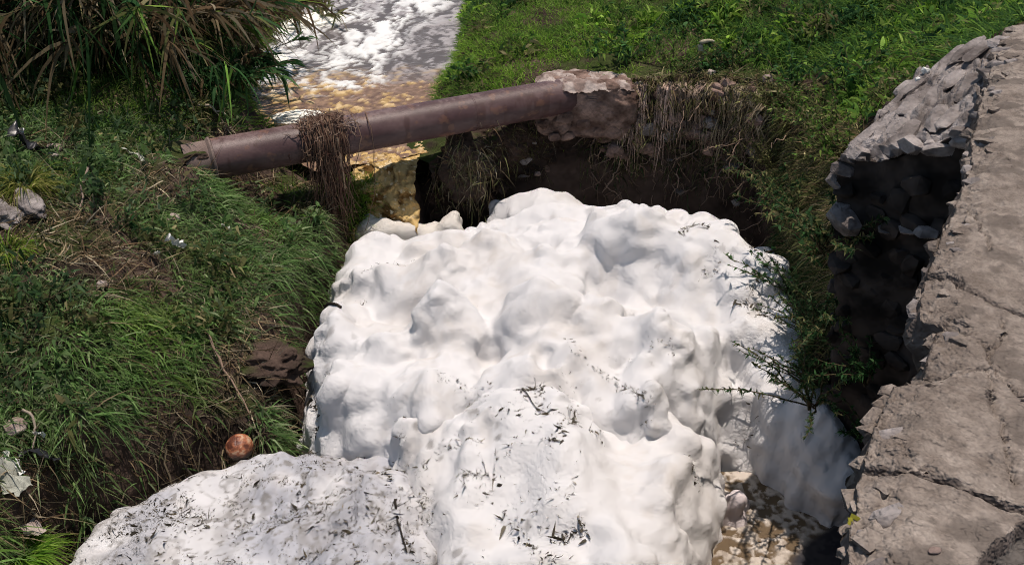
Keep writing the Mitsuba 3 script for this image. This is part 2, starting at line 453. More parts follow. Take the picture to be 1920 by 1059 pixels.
def bank_point(s, t):
    """s along the lip in metres, t from the top (0) to the foot (1): a point of the bank face and its outward normal"""
    q = np.stack([np.interp(s, seg, LIP[:, 0]), np.interp(s, seg, LIP[:, 1])], -1)
    q2 = np.stack([np.interp(s + 0.05, seg, LIP[:, 0]), np.interp(s + 0.05, seg, LIP[:, 1])], -1)
    q1 = np.stack([np.interp(s - 0.05, seg, LIP[:, 0]), np.interp(s - 0.05, seg, LIP[:, 1])], -1)
    d = unit(q2 - q1)
    out = np.stack([d[..., 1], -d[..., 0]], -1)
    top = np.interp(s, seg, LIP_TOP) + 0.02
    right = sstep(5.2, 6.6, s)                                     # the far face is undercut, the right bank slopes
    lean = np.interp(t, [0, 0.12, 0.45, 0.75, 1], [-0.06, 0.10, 0.02, -0.14, -0.10]) * (1 - right) + np.interp(t, [0, 0.15, 0.5, 1], [-0.12, 0.03, 0.16, 0.30]) * right
    z = top * (1 - t) - 0.1 * t
    p = np.stack([q[..., 0] + out[..., 0] * lean, q[..., 1] + out[..., 1] * lean, z], -1)
    cave = sstep(0.0, 0.25, s) * sstep(1.15, 0.7, s) * sstep(0.10, 0.45, t)
    p[..., :2] -= out * (0.75 * cave)[..., None]
    r = (fbm(p * 1.7, 4, 21) - 0.5) * 0.42 + (fbm(p * 5.0, 3, 22) - 0.5) * 0.30 + (fbm(p * 16.0, 3, 23) - 0.5) * 0.12
    p[..., :2] += out * (r * sstep(0.0, 0.1, t + 0.02))[..., None]
    return p, np.concatenate([out, np.zeros(out.shape[:-1] + (1,))], -1)


S, TT = np.meshgrid(np.linspace(0, seg[-1], 470), np.linspace(0, 1, 110), indexing='ij')
bank, _ = bank_point(S, TT)
bf = grid_faces(*S.shape)[:, ::-1]
# its top runs back into the ground behind, so that no gap opens over the undercut
_, bo = bank_point(S[:, :1], TT[:, :1])
rows = [bank[:, 0] - bo[:, 0] * k + [0, 0, 0.02 - 0.05 * (k > 0.6)] for k in (0.8, 0.55, 0.35, 0.18)]
bank = np.concatenate([np.stack(rows, 1), bank], 1)
bf = grid_faces(*bank.shape[:2])[:, ::-1]
add('earth_bank', (bank.reshape(-1, 3), bf), 'soil', smooth=True)
tag('earth_bank', 'steep dark earth face of the far and right banks above the foam', kind='structure')
for k in range(100):                                               # stones set in the bank face
    s, t = rng.uniform(1.2, 6.6), rng.uniform(0.15, 0.75)
    if k > 84:
        s = rng.uniform(6.6, seg[-1])
    p, o = bank_point(np.array([s]), np.array([t]))
    a = rng.uniform(0.03, 0.10)
    v, f = rock((a * rng.uniform(1, 1.7), a, a * 0.8), rng)
    add('stone', (spin(v, rng.uniform(-0.5, 0.5), rng.uniform(-0.4, 0.4)) + p[0] - o[0] * a * 0.25, f), 'red_stone' if rng.random() < 0.7 else 'stone', 'earth_bank')

for k in range(70):
    s, t = rng.uniform(2.5, 4.95), rng.uniform(0.03, 0.42)
    p, o = bank_point(np.array([s]), np.array([t]))
    a = rng.uniform(0.055, 0.12)
    v, f = rock((a * rng.uniform(1, 1.5), a * 0.6, a * 0.85), rng, 30)
    add('stone', (spin(v, math.atan2(o[0, 1], o[0, 0]) + 1.57, rng.uniform(-0.3, 0.3)) + p[0] + o[0] * 0.015, f), 'red_stone' if rng.random() < 0.8 else 'stone', 'earth_bank')

# ---------------------------------------------------------------- water
wu = np.linspace(-1.5, 1.5, 96)
wt = np.linspace(0, 1, 520)
ch = np.asarray(CHANNEL, float)
cs = np.concatenate([[0], np.cumsum(np.linalg.norm(np.diff(ch, axis=0), axis=1))])
ws = 0.25 + (16.0) * wt ** 1.4
cx, cy = np.interp(ws, cs, ch[:, 0]), np.interp(ws, cs, ch[:, 1])
cx, cy = gaussian_filter(cx, 12, mode='nearest'), gaussian_filter(cy, 12, mode='nearest')
tx, ty = np.gradient(cx), np.gradient(cy)
tl = np.hypot(tx, ty)
hw = np.interp(ws, cs, CH_HALF) + 0.35
WX = cx[:, None] + (ty / tl)[:, None] * wu[None] / 1.5 * hw[:, None]
WY = cy[:, None] - (tx / tl)[:, None] * wu[None] / 1.5 * hw[:, None]
along = ws[:, None] + 0 * WX
across = wu[None] / 1.5 * hw[:, None]
wq1, wq2 = 0.35 * n2(WX, WY, 1.3, 31), 0.35 * n2(WX, WY, 1.3, 35)
rag = n2(WX, WY, 2.4, 31)
streak = n2(across * 2.2 + wq1 * 3, along * 0.55 + wq2 * 2, 2.6, 32, 4)                    # long streaks down the flow
fine = n2(across * 2.0 + wq1 * 4, along * 0.9 + wq2 * 4, 6.5, 33, 4)
ridge = 1 - np.abs(n2(across * 1.5 + wq1 * 5, along * 0.9 + wq2 * 5, 2.1, 34, 3)) * 4      # curling foam lines
lane, _ = ldist([(-2.574, 13.053), (-2.56, 14.294), (-2.431, 15.965), (-1.76, 17.596), (-1.2, 22)], WX, WY)
left, _ = ldist([(-3.773, 14.04), (-3.996, 15.45), (-3.683, 16.746), (-3.185, 16.746)], WX, WY)
side = wu[None] / 1.5
rapid = np.maximum(sstep(0.95, 0.15, lane + 0.3 * rag), sstep(0.75, 0.1, left + 0.2 * rag)) * sstep(12.9, 13.6, WY + 0.5 * rag)
white = np.clip(rapid * sstep(-0.25, 0.35, 1.5 * streak + 0.6 * fine + 0.34 * ridge - 0.36 + 0.35 * rapid), 0, 1)
white = np.clip(white + 0.6 * sstep(0.62, 0.95, ridge + 0.9 * fine) * sstep(0.55, 0.1, side) * sstep(12.6, 13.2, WY), 0, 1)
brown = sstep(14.3, 13.1, WY + 0.6 * rag)
gold = n2(WX, WY, 5.0, 36, 4)
gold2 = n2(WX, WY, 15.0, 37, 3)
grey = mixc((0.085, 0.074, 0.070), (0.30, 0.28, 0.28), sstep(-0.25, 0.3, streak + 1.2 * fine))
wcol = mixc(grey, mixc((0.13, 0.078, 0.052), (0.24, 0.155, 0.10), sstep(-0.3, 0.3, gold2)), brown)
froth = sstep(0.0, 0.22, gold + 0.55 * gold2) * brown
wcol = mixc(wcol, np.array([0.36, 0.235, 0.085]), froth * 0.95)
wcol = mixc(wcol, np.array([0.52, 0.39, 0.21]), sstep(0.15, 0.4, gold2 + 0.6 * gold) * brown)
wcol = mixc(wcol, np.array([0.075, 0.048, 0.030]), sstep(0.30, 0.5, -gold2) * brown)
wcol = mixc(wcol, np.array([0.66, 0.67, 0.66]), white)
WZ = water_level(WY) + 0.025 * streak * (1 - brown) + 0.008 * fine + 0.035 * white * (0.5 + fine) + 0.03 * froth * (0.5 + gold2)
add('stream', (np.stack([WX, WY, WZ], -1).reshape(-1, 3), grid_faces(*WX.shape)), 'stream_water', smooth=True, color=wcol.reshape(-1, 3))
tag('stream', 'shallow brown stream with white rapids above the pipe', kind='structure')

# the brown frothy fall under the pipe
cu, ct = np.meshgrid(np.linspace(-1, 1, 70), np.linspace(0, 1, 120), indexing='ij')
top_l, top_r = np.array([-2.05, 10.80, 1.38]), np.array([-1.20, 10.92, 1.38])
bot_l, bot_r = np.array([-1.95, 10.02, 0.35]), np.array([-1.22, 10.08, 0.35])
fx = (top_l[0] + (top_r[0] - top_l[0]) * (cu + 1) / 2) * (1 - ct) + (bot_l[0] + (bot_r[0] - bot_l[0]) * (cu + 1) / 2) * ct
fp = np.stack([fx, np.interp(ct, [0, 0.22, 0.4, 0.7, 1], [10.95, 10.52, 10.34, 10.14, 9.98]), np.interp(ct, [0, 0.22, 0.4, 0.7, 1], [1.37, 1.30, 1.12, 0.70, 0.30])], -1)
fp[..., 1] -= 0.34 * (fbm(fp * [4, 2, 3.2], 4, 41) - 0.5) + 0.20 * (fbm(fp * [13, 8, 9], 3, 42) - 0.5)
fp[..., 0] += 0.30 * (fbm(fp * [3, 2, 4], 4, 45) - 0.5)
fp[..., 2] += 0.10 * (fbm(fp * 6.0, 3, 43) - 0.5)
add('waterfall', (fp.reshape(-1, 3), grid_faces(*cu.shape)), 'brown_froth', smooth=True)
tag('waterfall', 'yellow brown frothy fall of the stream under the pipe', kind='structure')

# pool water between the foam: cream scum, and the slab's shade painted in as a dark patch
px_, py_ = np.meshgrid(np.linspace(1.1, 3.3, 200), np.linspace(4.2, 6.3, 190), indexing='ij')
c1, c2 = n2(px_, py_, 3.0, 51), n2(px_, py_, 9.0, 52)
cell = np.abs(n2(px_ + 0.1 * c1, py_ + 0.1 * c2, 5.0, 53, 3))
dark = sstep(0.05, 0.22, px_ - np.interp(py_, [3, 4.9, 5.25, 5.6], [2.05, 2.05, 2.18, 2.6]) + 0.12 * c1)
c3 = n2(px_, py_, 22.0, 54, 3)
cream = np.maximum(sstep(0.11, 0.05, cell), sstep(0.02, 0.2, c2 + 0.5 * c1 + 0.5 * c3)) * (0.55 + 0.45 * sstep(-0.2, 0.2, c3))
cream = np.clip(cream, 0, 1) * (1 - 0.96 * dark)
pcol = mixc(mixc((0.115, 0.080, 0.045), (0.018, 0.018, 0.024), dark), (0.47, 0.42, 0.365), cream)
pz = 0.02 + 0.004 * c2 * (1 - dark) + 0.008 * cream
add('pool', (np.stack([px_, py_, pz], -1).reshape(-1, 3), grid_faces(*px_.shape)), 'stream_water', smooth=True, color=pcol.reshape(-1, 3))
tag('pool', 'brown water with cream scum beneath the slab edge', kind='structure')

# ---------------------------------------------------------------- foam
FOAMS = []


def foam(name, outline, domes, label, edge=0.40, res=0.016, puffs=500, puff_r=(0.04, 0.15), puff_amp=0.5, seed=1, dirt=None, tint=None, low=0.20, warp=0.16, blur=1.2, billow=1.0, pits=(), group=None, z0=-0.2):
    rg = np.random.default_rng(seed)
    o = np.asarray(outline, float)
    x0, y0, x1, y1 = *(o.min(0) - 0.15), *(o.max(0) + 0.15)
    x, y = np.meshgrid(np.arange(x0, x1, res), np.arange(y0, y1, res), indexing='ij')
    wx = warp * n2(x, y, 1.9, seed) + 0.45 * warp * n2(x, y, 5.5, seed + 51)
    wy = warp * n2(x, y, 1.9, seed + 50) + 0.45 * warp * n2(x, y, 5.5, seed + 52)
    d = sdist(o, x + wx, y + wy) + 0.02 * n2(x, y, 9, seed + 3)
    e = np.sqrt(np.clip(1 - (1 - np.clip(d / edge, 0, 1)) ** 2, 0, 1))
    num, den = 0, 1e-9
    for (cx_, cy_, cz_), r in domes:
        w = 1 / (0.03 + (x - cx_) ** 2 + (y - cy_) ** 2) ** 1.5
        num, den = num + w * cz_, den + w
    base = num / den - low
    h = base
    for (cx_, cy_, cz_), r in domes:
        a, q = rg.uniform(0, np.pi), rg.uniform(0.78, 1.28)
        ex, ey = x + 2.3 * wx - cx_, y + 2.3 * wy - cy_
        u = ex * math.cos(a) + ey * math.sin(a)
        v = -ex * math.sin(a) + ey * math.cos(a)
        dd = (u * q) ** 2 + (v / q) ** 2
        drop = min(0.42, 0.7 * r)
        h = np.maximum(h, cz_ - drop + drop * np.sqrt(np.clip(1 - dd / r ** 2, 0, 1)) - 10 * (dd > r ** 2))
    for (cx_, cy_, cz_), r, depth in pits:
        a = rg.uniform(0, np.pi)
        ex, ey = x + 2.0 * wx - cx_, y + 2.0 * wy - cy_
        dd = np.hypot(1.25 * (ex * math.cos(a) + ey * math.sin(a)), 0.8 * (-ex * math.sin(a) + ey * math.cos(a)))
        h = h - depth * sstep(r, 0.35 * r, dd)
    q3 = np.stack([x, y, 0.7 * h], -1)
    soft = sstep(-0.15, 0.35, n2(x, y, 0.9, seed + 9))
    for amp, fr, sd in ((0.70, 1.0, 11), (0.20, 2.3, 12), (0.07, 5.5, 13)):
        bl = np.sqrt((fbm(q3 * fr + 3.7, 2, seed + sd) * 2 - 1) ** 2 + 0.003)
        h = h + billow * amp * (bl - 0.22) * (1 if fr < 3 else 0.12 + 0.88 * soft)
    bump = np.zeros_like(h)
    pm = np.maximum(0.6 * soft ** 2, sstep(0.4, 0.1, d))
    for _ in range(puffs):
        i, j = rg.integers(0, x.shape[0]), rg.integers(0, x.shape[1])
        r = rg.uniform(*puff_r) * rg.uniform(0.6, 1)
        k = int(r / res) + 1
        sl = (slice(max(0, i - k), i + k + 1), slice(max(0, j - k), j + k + 1))
        dd = (x[sl] - x[i, j]) ** 2 + (y[sl] - y[i, j]) ** 2
        bump[sl] = np.maximum(bump[sl], puff_amp * (np.sqrt(np.clip(r * r - dd, 0, None)) - 0.25 * r))
    h = h + bump * pm
    h = z0 + (h - z0) * e
    h = gaussian_filter(h, blur)
    hs = gaussian_filter(h, 0.07 / res)
    k_ = 0.5 * sstep(0.25, -0.2, n2(x, y, 1.2, seed + 29)) * sstep(0.3, 0.6, d)      # wide smooth drifts between the crisp billows
    h = h * (1 - k_) + hs * k_
    f = grid_faces(*x.shape)
    f = f[(d > -0.01).ravel()[f].any(1)]
    used, inv = np.unique(f, return_inverse=True)
    p = np.stack([x, y, h], -1)
    m = trimesh.Trimesh(p.reshape(-1, 3)[used], inv.reshape(-1, 3), process=False)
    v, f = split_long(np.array(m.vertices), np.array(m.faces), 0.04)   # the steep faces get enough points to billow too
    m = trimesh.Trimesh(v, f, process=True)
    trimesh.smoothing.filter_laplacian(m, lamb=0.5, iterations=4, implicit_time_integration=False, volume_constraint=False)
    p, nn, f = np.array(m.vertices), np.array(m.vertex_normals), np.array(m.faces)
    steep = 1 - np.clip(nn[:, 2], 0, 1)
    sv = np.clip(sstep(-0.25, 0.2, n2(p[:, 0], p[:, 1], 1.1, seed + 9)) + 0.9 * sstep(0.25, 0.7, steep), 0, 1)
    def puff(fr, sd):
        return np.sqrt((fbm(p * fr, 2, sd) * 2 - 1) ** 2 + 0.010) - 0.22

    crisp = (0.4 + 0.6 * sv) * sstep(-0.15, 0.2, n2(p[:, 0], p[:, 1], 2.1, seed + 41))
    disp = (0.08 + 0.12 * steep) * puff(3.0, seed + 7) + (0.010 + 0.030 * sv + 0.10 * crisp) * puff(5.5, seed + 8) + (0.003 + 0.010 * sv + 0.045 * crisp) * puff(13.0, seed + 18) + 0.020 * crisp * puff(30.0, seed + 28) + 0.005 * (fbm(p * 42.0, 2, seed + 19) - 0.5)
    m.vertices = p + nn * disp[:, None]
    trimesh.smoothing.filter_laplacian(m, lamb=0.5, iterations=4, implicit_time_integration=False, volume_constraint=False)
    p = np.array(m.vertices)
    x, y, h = p.T
    FOAMS.append(p)
    col = np.broadcast_to(np.array([0.62, 0.62, 0.63]), p.shape).copy()
    grime = (sstep(0.0, 0.45, n2(x, y, 1.3, seed + 31)) + 0.8 * sstep(0.05, 0.4, n2(x, y, 5.0, seed + 32)))[:, None]
    col = col * (1 - 0.11 * grime * np.array([0.8, 1.0, 1.25]))
    if tint is not None:
        col = tint(x, y, h, col)
    if dirt is not None:
        a = np.clip(dirt(x, y, h), 0, 1)[..., None]
        col = col * (1 - a) + np.array([0.20, 0.19, 0.18]) * a
    return one(name, (p, f), 'foam_stuff', label, 'foam', group, smooth=True, color=col)


def foam_top(x, y):
    if not isinstance(FOAMS[0], tuple):
        allp = np.vstack(FOAMS)
        FOAMS[:] = [(cKDTree(allp[:, :2]), allp[:, 2])]
    dist, i = FOAMS[0][0].query(np.stack([x, y], -1), k=5)
    return np.where(dist[..., 0] < 0.05, FOAMS[0][1][i].max(-1), -9.0)


def speck(x, y, seed, amount, scale=11.0):
    """dried scum in flecks and short chains"""
    a = n2(x, y, scale, seed, 3)
    b = np.abs(n2(x, y, scale * 0.45, seed + 1, 3))
    return sstep(0.30 - 0.3 * amount, 0.46 - 0.25 * amount, a - 1.1 * b) * (0.4 + 0.6 * amount)


def spot(x, y, c, r):
    return sstep(r, r * 0.3, np.hypot(x - c[0], y - c[1]))


main_outline = [(-2.077, 9.659), (-2.185, 8.816), (-2.143, 7.972), (-2.143, 7.287), (-2.083, 6.647), (-1.753, 6.232), (-1.1, 5.682), (-0.269, 5.492), (0.852, 5.492), (1.558, 5.682), (1.965, 6.483), (2.184, 6.404), (2.366, 6.117), (2.543, 5.866), (2.789, 5.578), (2.975, 5.52), (3.0, 5.5), (3.3, 5.75), (3.1, 6.25),
                (3.15, 6.7), (3.25, 7.2), (3.35, 7.9), (3.4, 8.6), (3.2, 9.4), (2.6, 10.0), (1.9, 10.35), (1.2, 10.45), (0.5, 10.3), (-0.2, 10.1), (-0.9, 9.95), (-1.75, 9.9)]
main_domes = [((1.342, 8.822, 1.58), 0.62), ((1.962, 8.596, 1.4), 0.60), ((2.39, 8.088, 1.22), 0.52), ((0.697, 8.626, 1.32), 0.52), ((0, 8.63, 1.22), 0.55), ((-0.632, 8.387, 1.12), 0.52), ((-1.262, 8.57, 1.02), 0.46),
              ((-1.591, 8.575, 0.95), 0.34), ((0.399, 7.109, 1.42), 0.52), ((0.828, 6.901, 1.46), 0.48), ((-0.509, 7.178, 1.2), 0.72), ((-1.639, 7.577, 0.95), 0.34), ((-1.077, 6.753, 1.12), 0.60), ((-1.596, 6.782, 0.86), 0.34),
              ((-1.553, 6.072, 0.8), 0.42), ((-0.731, 6.141, 1.15), 0.62), ((0, 6.222, 1.26), 0.62), ((1.665, 7.114, 1.24), 0.42), ((1.376, 6.522, 1.22), 0.42), ((2.188, 7.319, 1.05), 0.42), ((0.961, 6.199, 1.22), 0.52),
              ((1.677, 6.31, 1.14), 0.46), ((2.022, 6.136, 1.04), 0.42), ((2.49, 7.236, 0.98), 0.42), ((2.49, 6.615, 0.92), 0.4), ((2.364, 6.142, 0.92), 0.34), ((2.85, 7.3, 0.98), 0.45), ((2.95, 8.2, 1.0), 0.5), ((2.6, 6.7, 0.95), 0.42), ((0.611, 6.463, 1.26), 0.45), ((2.575, 7.806, 1), 0.4), ((-1.09, 5.926, 0.86), 0.5), ((-0.44, 5.671, 0.9), 0.5), ((0.4, 5.824, 1), 0.5), ((1.467, 5.824, 1), 0.42), ((1.92, 5.849, 0.98), 0.40), ((2.265, 5.863, 0.94), 0.38), ((2.56, 5.705, 0.9), 0.36), ((2.799, 5.597, 0.85), 0.36), ((2.366, 5.609, 0.84), 0.26), ((2.007, 5.586, 0.86), 0.22)]
foam('foam_mound', main_outline, main_domes, 'biggest white foam mound, reaching from the far bank across the pit to the concrete slab', puffs=1100, seed=3, pits=[((1.286, 7.083, 1.2), 0.26, 0.38), ((0.879, 7.977, 1.25), 0.36, 0.26), ((-1.579, 7.506, 0.9), 0.24, 0.30), ((-0.196, 6.739, 1.1), 0.26, 0.2), ((0.236, 6.406, 1.1), 0.18, 0.2), ((1.504, 6.039, 1), 0.26, 0.25), ((2.143, 6.827, 0.95), 0.32, 0.28), ((0.635, 8.481, 1.2), 0.22, 0.2), ((-0.931, 7.806, 1), 0.3, 0.15), ((-1.802, 6.781, 0.8), 0.25, 0.25), ((-0.369, 6.093, 0.9), 0.3, 0.2)],
     dirt=lambda x, y, h: 0.75 * speck(x, y, 61, 0.25) * np.maximum(spot(x, y, (1.94, 8.359), 0.9), spot(x, y, (2.29, 7.338), 0.7)) + 0.6 * speck(x, y, 62, 0.8, 8) * spot(x, y, (-1.803, 7.006), 0.5) + 0.6 * speck(x, y, 161, 0.5, 12) * np.maximum(spot(x, y, (0.961, 6.132), 0.5), spot(x, y, (1.268, 6.365), 0.5)))
front_outline = [(-1.268, 5.989), (-0.878, 6.367), (-0.297, 6.553), (0.248, 6.625), (0.835, 6.544), (1.351, 6.32), (1.748, 6.072), (1.968, 5.881), (1.872, 5.594), (1.65, 5.102), (1.45, 4.6), (1.1, 3.4), (0.0, 3.0), (-1.2, 3.3), (-0.68, 4.618), (-0.95, 5.289)]
front_domes = [((-0.873, 5.586, 0.86), 0.42), ((-0.422, 5.384, 0.98), 0.6), ((0.087, 5.657, 1.08), 0.55), ((0.582, 5.364, 1.16), 0.66), ((1.058, 5.149, 1.08), 0.58), ((0.456, 4.658, 1.12), 0.7), ((-0.231, 4.674, 1), 0.6), ((1.108, 4.622, 1), 0.5),
               ((1.36, 5.173, 0.95), 0.42), ((-0.533, 4.534, 0.88), 0.5), ((0.249, 4.141, 1.05), 0.6), ((0.6, 3.9, 1.0), 0.7), ((-0.5, 3.8, 0.9), 0.6)]
foam('foam_mound', front_outline, front_domes, 'front white foam mound with chains of dark twigs across its crown', puffs=420, puff_r=(0.05, 0.2), seed=13,
     dirt=lambda x, y, h: speck(x, y, 63, 0.55, 9) * 0.9 * sstep(0.35, -0.3, x - 0.25 + 0.4 * n2(x, y, 1.5, 77)))
sheet_outline = [(-1.231, 6.059), (-1.616, 6.095), (-2.067, 6.18), (-2.479, 6.108), (-2.907, 5.884), (-3.383, 5.281), (-3.622, 4.811), (-3.6, 3.9), (-2.4, 3.0), (-0.8, 3.1), (-0.395, 4.58), (-0.609, 5.349), (-0.897, 5.829)]
sheet_domes = [((-1.421, 5.617, 0.66), 0.4), ((-1.947, 5.554, 0.6), 0.5), ((-2.381, 5.208, 0.58), 0.5), ((-1.456, 4.913, 0.76), 0.55), ((-1.92, 4.76, 0.64), 0.6), ((-1.047, 5.093, 0.86), 0.38), ((-1.026, 4.503, 0.86), 0.5), ((-2.738, 4.999, 0.56), 0.5), ((-3.16, 4.801, 0.54), 0.4), ((-2.2, 3.9, 0.6), 0.6), ((-1.2, 4.0, 0.7), 0.6)]
foam('foam_sheet', sheet_outline, sheet_domes, 'flat grey speckled foam sheet covered in dark flecks along the left bank', edge=0.22, puffs=900, puff_r=(0.03, 0.09), puff_amp=0.30, seed=23, res=0.011, low=0.08, blur=1.0, billow=0.3,
     tint=lambda x, y, h, c: c * mixc(np.array([0.66, 0.675, 0.73]), np.array([0.97, 0.97, 0.98]), sstep(-0.1, 0.35, n2(x, y, 2.4, 72, 3)))[:],
     dirt=lambda x, y, h: np.clip(1.0 * speck(x, y, 64, 0.55, 15) + 0.9 * speck(x, y, 66, 0.62, 28) + 0.55 * sstep(0.10, 0.02, np.abs(n2(x, y, 5.5, 69, 3))) * sstep(-0.2, 0.4, n2(x, y, 2.6, 70)) + 0.22 * sstep(-0.2, 0.4, n2(x, y, 2.2, 68)) + 0.25 * sstep(0.0, 0.4, n2(x, y, 7.0, 78)), 0, 0.85))
def pinkish(x, y, h, col):
    return col * np.array([0.95, 0.86, 0.86])


foam('foam_lump', [(1.75, 5.788), (1.832, 6.018), (2.097, 6.004), (2.177, 5.893), (2.005, 5.588), (1.774, 5.588)], [((1.777, 5.513, 0.55), 0.22), ((1.925, 5.588, 0.42), 0.17), ((1.777, 5.442, 0.35), 0.2)],
     'small pinkish foam lump bulging over the cream scum', edge=0.15, puffs=20, puff_r=(0.04, 0.1), seed=43, res=0.012, tint=pinkish, warp=0.03)
foam('foam_lump', [(-0.491, 10.473), (-0.331, 11.134), (0.0, 11.0), (1.2, 11.0), (1.2, 10.3), (0.3, 10.1)], [((-0.202, 10.147, 0.85), 0.28), ((0.201, 10.12, 0.9), 0.3), ((0.671, 10.149, 0.96), 0.3), ((0.985, 9.958, 1.1), 0.26)],
     'blue-grey shaded foam lump behind the crest, under the far earth wall', edge=0.25, puffs=150, puff_r=(0.05, 0.13), seed=53, warp=0.05)
foam('foam_lump', [(-2.034, 10.017), (-2.014, 10.426), (-1.404, 10.473), (-0.568, 10.633), (-0.545, 10.091), (-1.609, 9.871)], [((-1.705, 9.622, 0.8), 0.2), ((-1.294, 9.611, 0.82), 0.22), ((-0.844, 9.657, 0.84), 0.2)],
     'cream tinged foam lump at the foot of the brown fall', edge=0.2, puffs=90, puff_r=(0.04, 0.12), seed=63, warp=0.04, tint=lambda x, y, h, c: c * np.array([0.96, 0.92, 0.84]))

# ---------------------------------------------------------------- concrete slab of the bridge
SE, SN = np.array([0.4833, 0.8754]), np.array([0.8754, -0.4833])      # along the edge; away from the pit


def su(p):
    p = np.asarray(p, float)[..., :2]
    return np.stack([p @ SE, p @ SN], -1)


EDGE = su([(0.781, 1.458), (0.816, 1.556), (0.877, 1.684), (0.948, 1.825), (1.015, 1.959), (1.083, 2.069), (1.172, 2.192), (1.28, 2.236), (1.356, 2.39), (1.446, 2.512),
           (1.408, 2.587), (1.454, 2.713), (1.56, 2.888), (1.706, 3.151), (1.92, 3.507), (2.2, 3.932), (2.351, 4.289), (2.725, 4.983), (3.215, 5.891), (3.628, 6.583)])
EDGE = EDGE[np.argsort(EDGE[:, 0])]
s_ax = np.concatenate([np.arange(-2.0, 1.3, 0.06), np.arange(1.3, 3.6, 0.009), np.arange(3.6, 7.55, 0.013)])
u_ax = np.concatenate([np.linspace(0, 0.09, 12), np.arange(0.097, 0.66, 0.0085), np.arange(0.68, 1.2, 0.05), np.arange(1.3, 4.3, 0.3)])
CR = [[(0.923, 1.847), (0.979, 1.834), (1.035, 1.798), (1.085, 1.771), (1.139, 1.742), (1.198, 1.699), (1.257, 1.65), (1.441, 1.591)],
      [(1.562, 2.921), (1.595, 2.88), (1.612, 2.832), (1.61, 2.743), (1.644, 2.679), (1.673, 2.611), (1.756, 2.552), (1.954, 2.519)],
      [(2.853, 5.315), (2.914, 5.348), (2.962, 5.293), (3.068, 5.371), (3.364, 5.348)]]
FINE = [[(1.074, 1.902), (1.085, 1.847), (1.094, 1.793)], [(1.529, 2.39), (1.495, 2.288), (1.488, 2.181), (1.505, 2.089), (1.559, 1.983)], [(1.96, 3.453), (1.909, 3.262), (1.878, 3.128), (1.838, 3.015)],
        [(1.474, 2.242), (1.397, 2.046), (1.363, 1.922), (1.336, 1.825), (1.311, 1.736)], [(0.904, 1.668), (0.942, 1.678), (0.951, 1.629), (0.92, 1.6)], [(0.894, 1.5), (0.905, 1.458), (0.926, 1.417)],
        [(1.262, 2.228), (1.261, 2.157)], [(1.649, 2.519), (1.574, 2.39), (1.497, 2.305)], [(1.846, 3.347), (1.969, 3.373), (2.044, 3.389)], [(1.035, 1.798), (1.08, 1.804), (1.107, 1.783)], [(2.259, 4.034), (2.306, 3.986), (2.359, 3.999)],
        [(1.417, 2.499), (1.493, 2.552), (1.539, 2.532)], [(2.419, 4.366), (2.457, 4.319)], [(1.286, 2.242), (1.356, 2.214), (1.47, 2.248)]]
LOW = su([(1.086, 1.453), (1.112, 1.489), (1.138, 1.507), (1.17, 1.532), (1.202, 1.551), (1.229, 1.574), (1.251, 1.597), (1.329, 1.627), (1.493, 1.591), (1.217, 1.126), (0.897, 1.126)])
SS, UU = np.meshgrid(s_ax, u_ax, indexing='ij')
edge = np.interp(SS, EDGE[:, 0], EDGE[:, 1]) + 0.022 * n2(SS, SS * 0, 6, 71) + 0.012 * n2(SS, SS * 0, 22, 72)
SLAB_Z = 4.1
sx, sy = SS * SE[0] + (UU + edge) * SN[0], SS * SE[1] + (UU + edge) * SN[1]
uu = UU + edge
rough = n2(sx, sy, 3.2, 73)
cz = 0.018 * rough + 0.011 * n2(sx, sy, 14, 74) + 0.009 * n2(sx, sy, 38, 75, 3) - 0.010 * sstep(0.18, 0.0, np.abs(n2(sx, sy, 6.5, 175, 3))) * sstep(-0.1, 0.4, n2(sx, sy, 1.7, 176))
crumb = sstep(0.16 + 0.08 * rough, 0.0, UU)
cz = cz - 0.045 * crumb ** 1.6 + crumb * (0.030 * n2(sx, sy, 26, 76, 3) + 0.016 * n2(sx, sy, 60, 77, 2))
piece = np.zeros(SS.shape, int)
wob = 0.012 * n2(sx, sy, 15, 78) + 0.006 * n2(sx, sy, 45, 79)
for k, c in enumerate(CR):
    q = su(c)
    d, _ = ldist(q, SS + wob, uu + wob)
    wide = 0.010 + 0.006 * n2(sx, sy, 9, 80 + k) + (0.012 if k == 1 else 0.004)
    cz = cz - 0.04 * sstep(1.0, 0.0, d / np.maximum(wide, 0.004))
    piece += (SS > np.interp(uu, q[:, 1], q[:, 0])).astype(int)
for k, c in enumerate(FINE):
    d, t = ldist(su(c), SS + 1.5 * wob, uu + 1.5 * wob)
    wide = 0.008 + 0.005 * np.clip(0.5 + n2(sx, sy, 7, 90 + k), 0, 1)
    cz = cz - 0.016 * sstep(1.0, 0.0, d / wide)
for k in range(26):                                                # pits
    a = (rng.uniform(1.4, 7.0), rng.uniform(0.05, 0.6))
    d = np.hypot(SS - a[0], (UU - a[1]))
    cz = cz - rng.uniform(0.006, 0.02) * sstep(1, 0.3, d / rng.uniform(0.008, 0.025))
cz = cz + 0.012 * np.abs(n2(SS * 0.9, UU * 3.2, 7, 99))
low = sdist(LOW, SS + 2 * wob, uu + 2 * wob)
cz = cz - 0.06 * sstep(-0.006, 0.012, low)
top = np.stack([sx, sy, SLAB_Z + cz], -1)
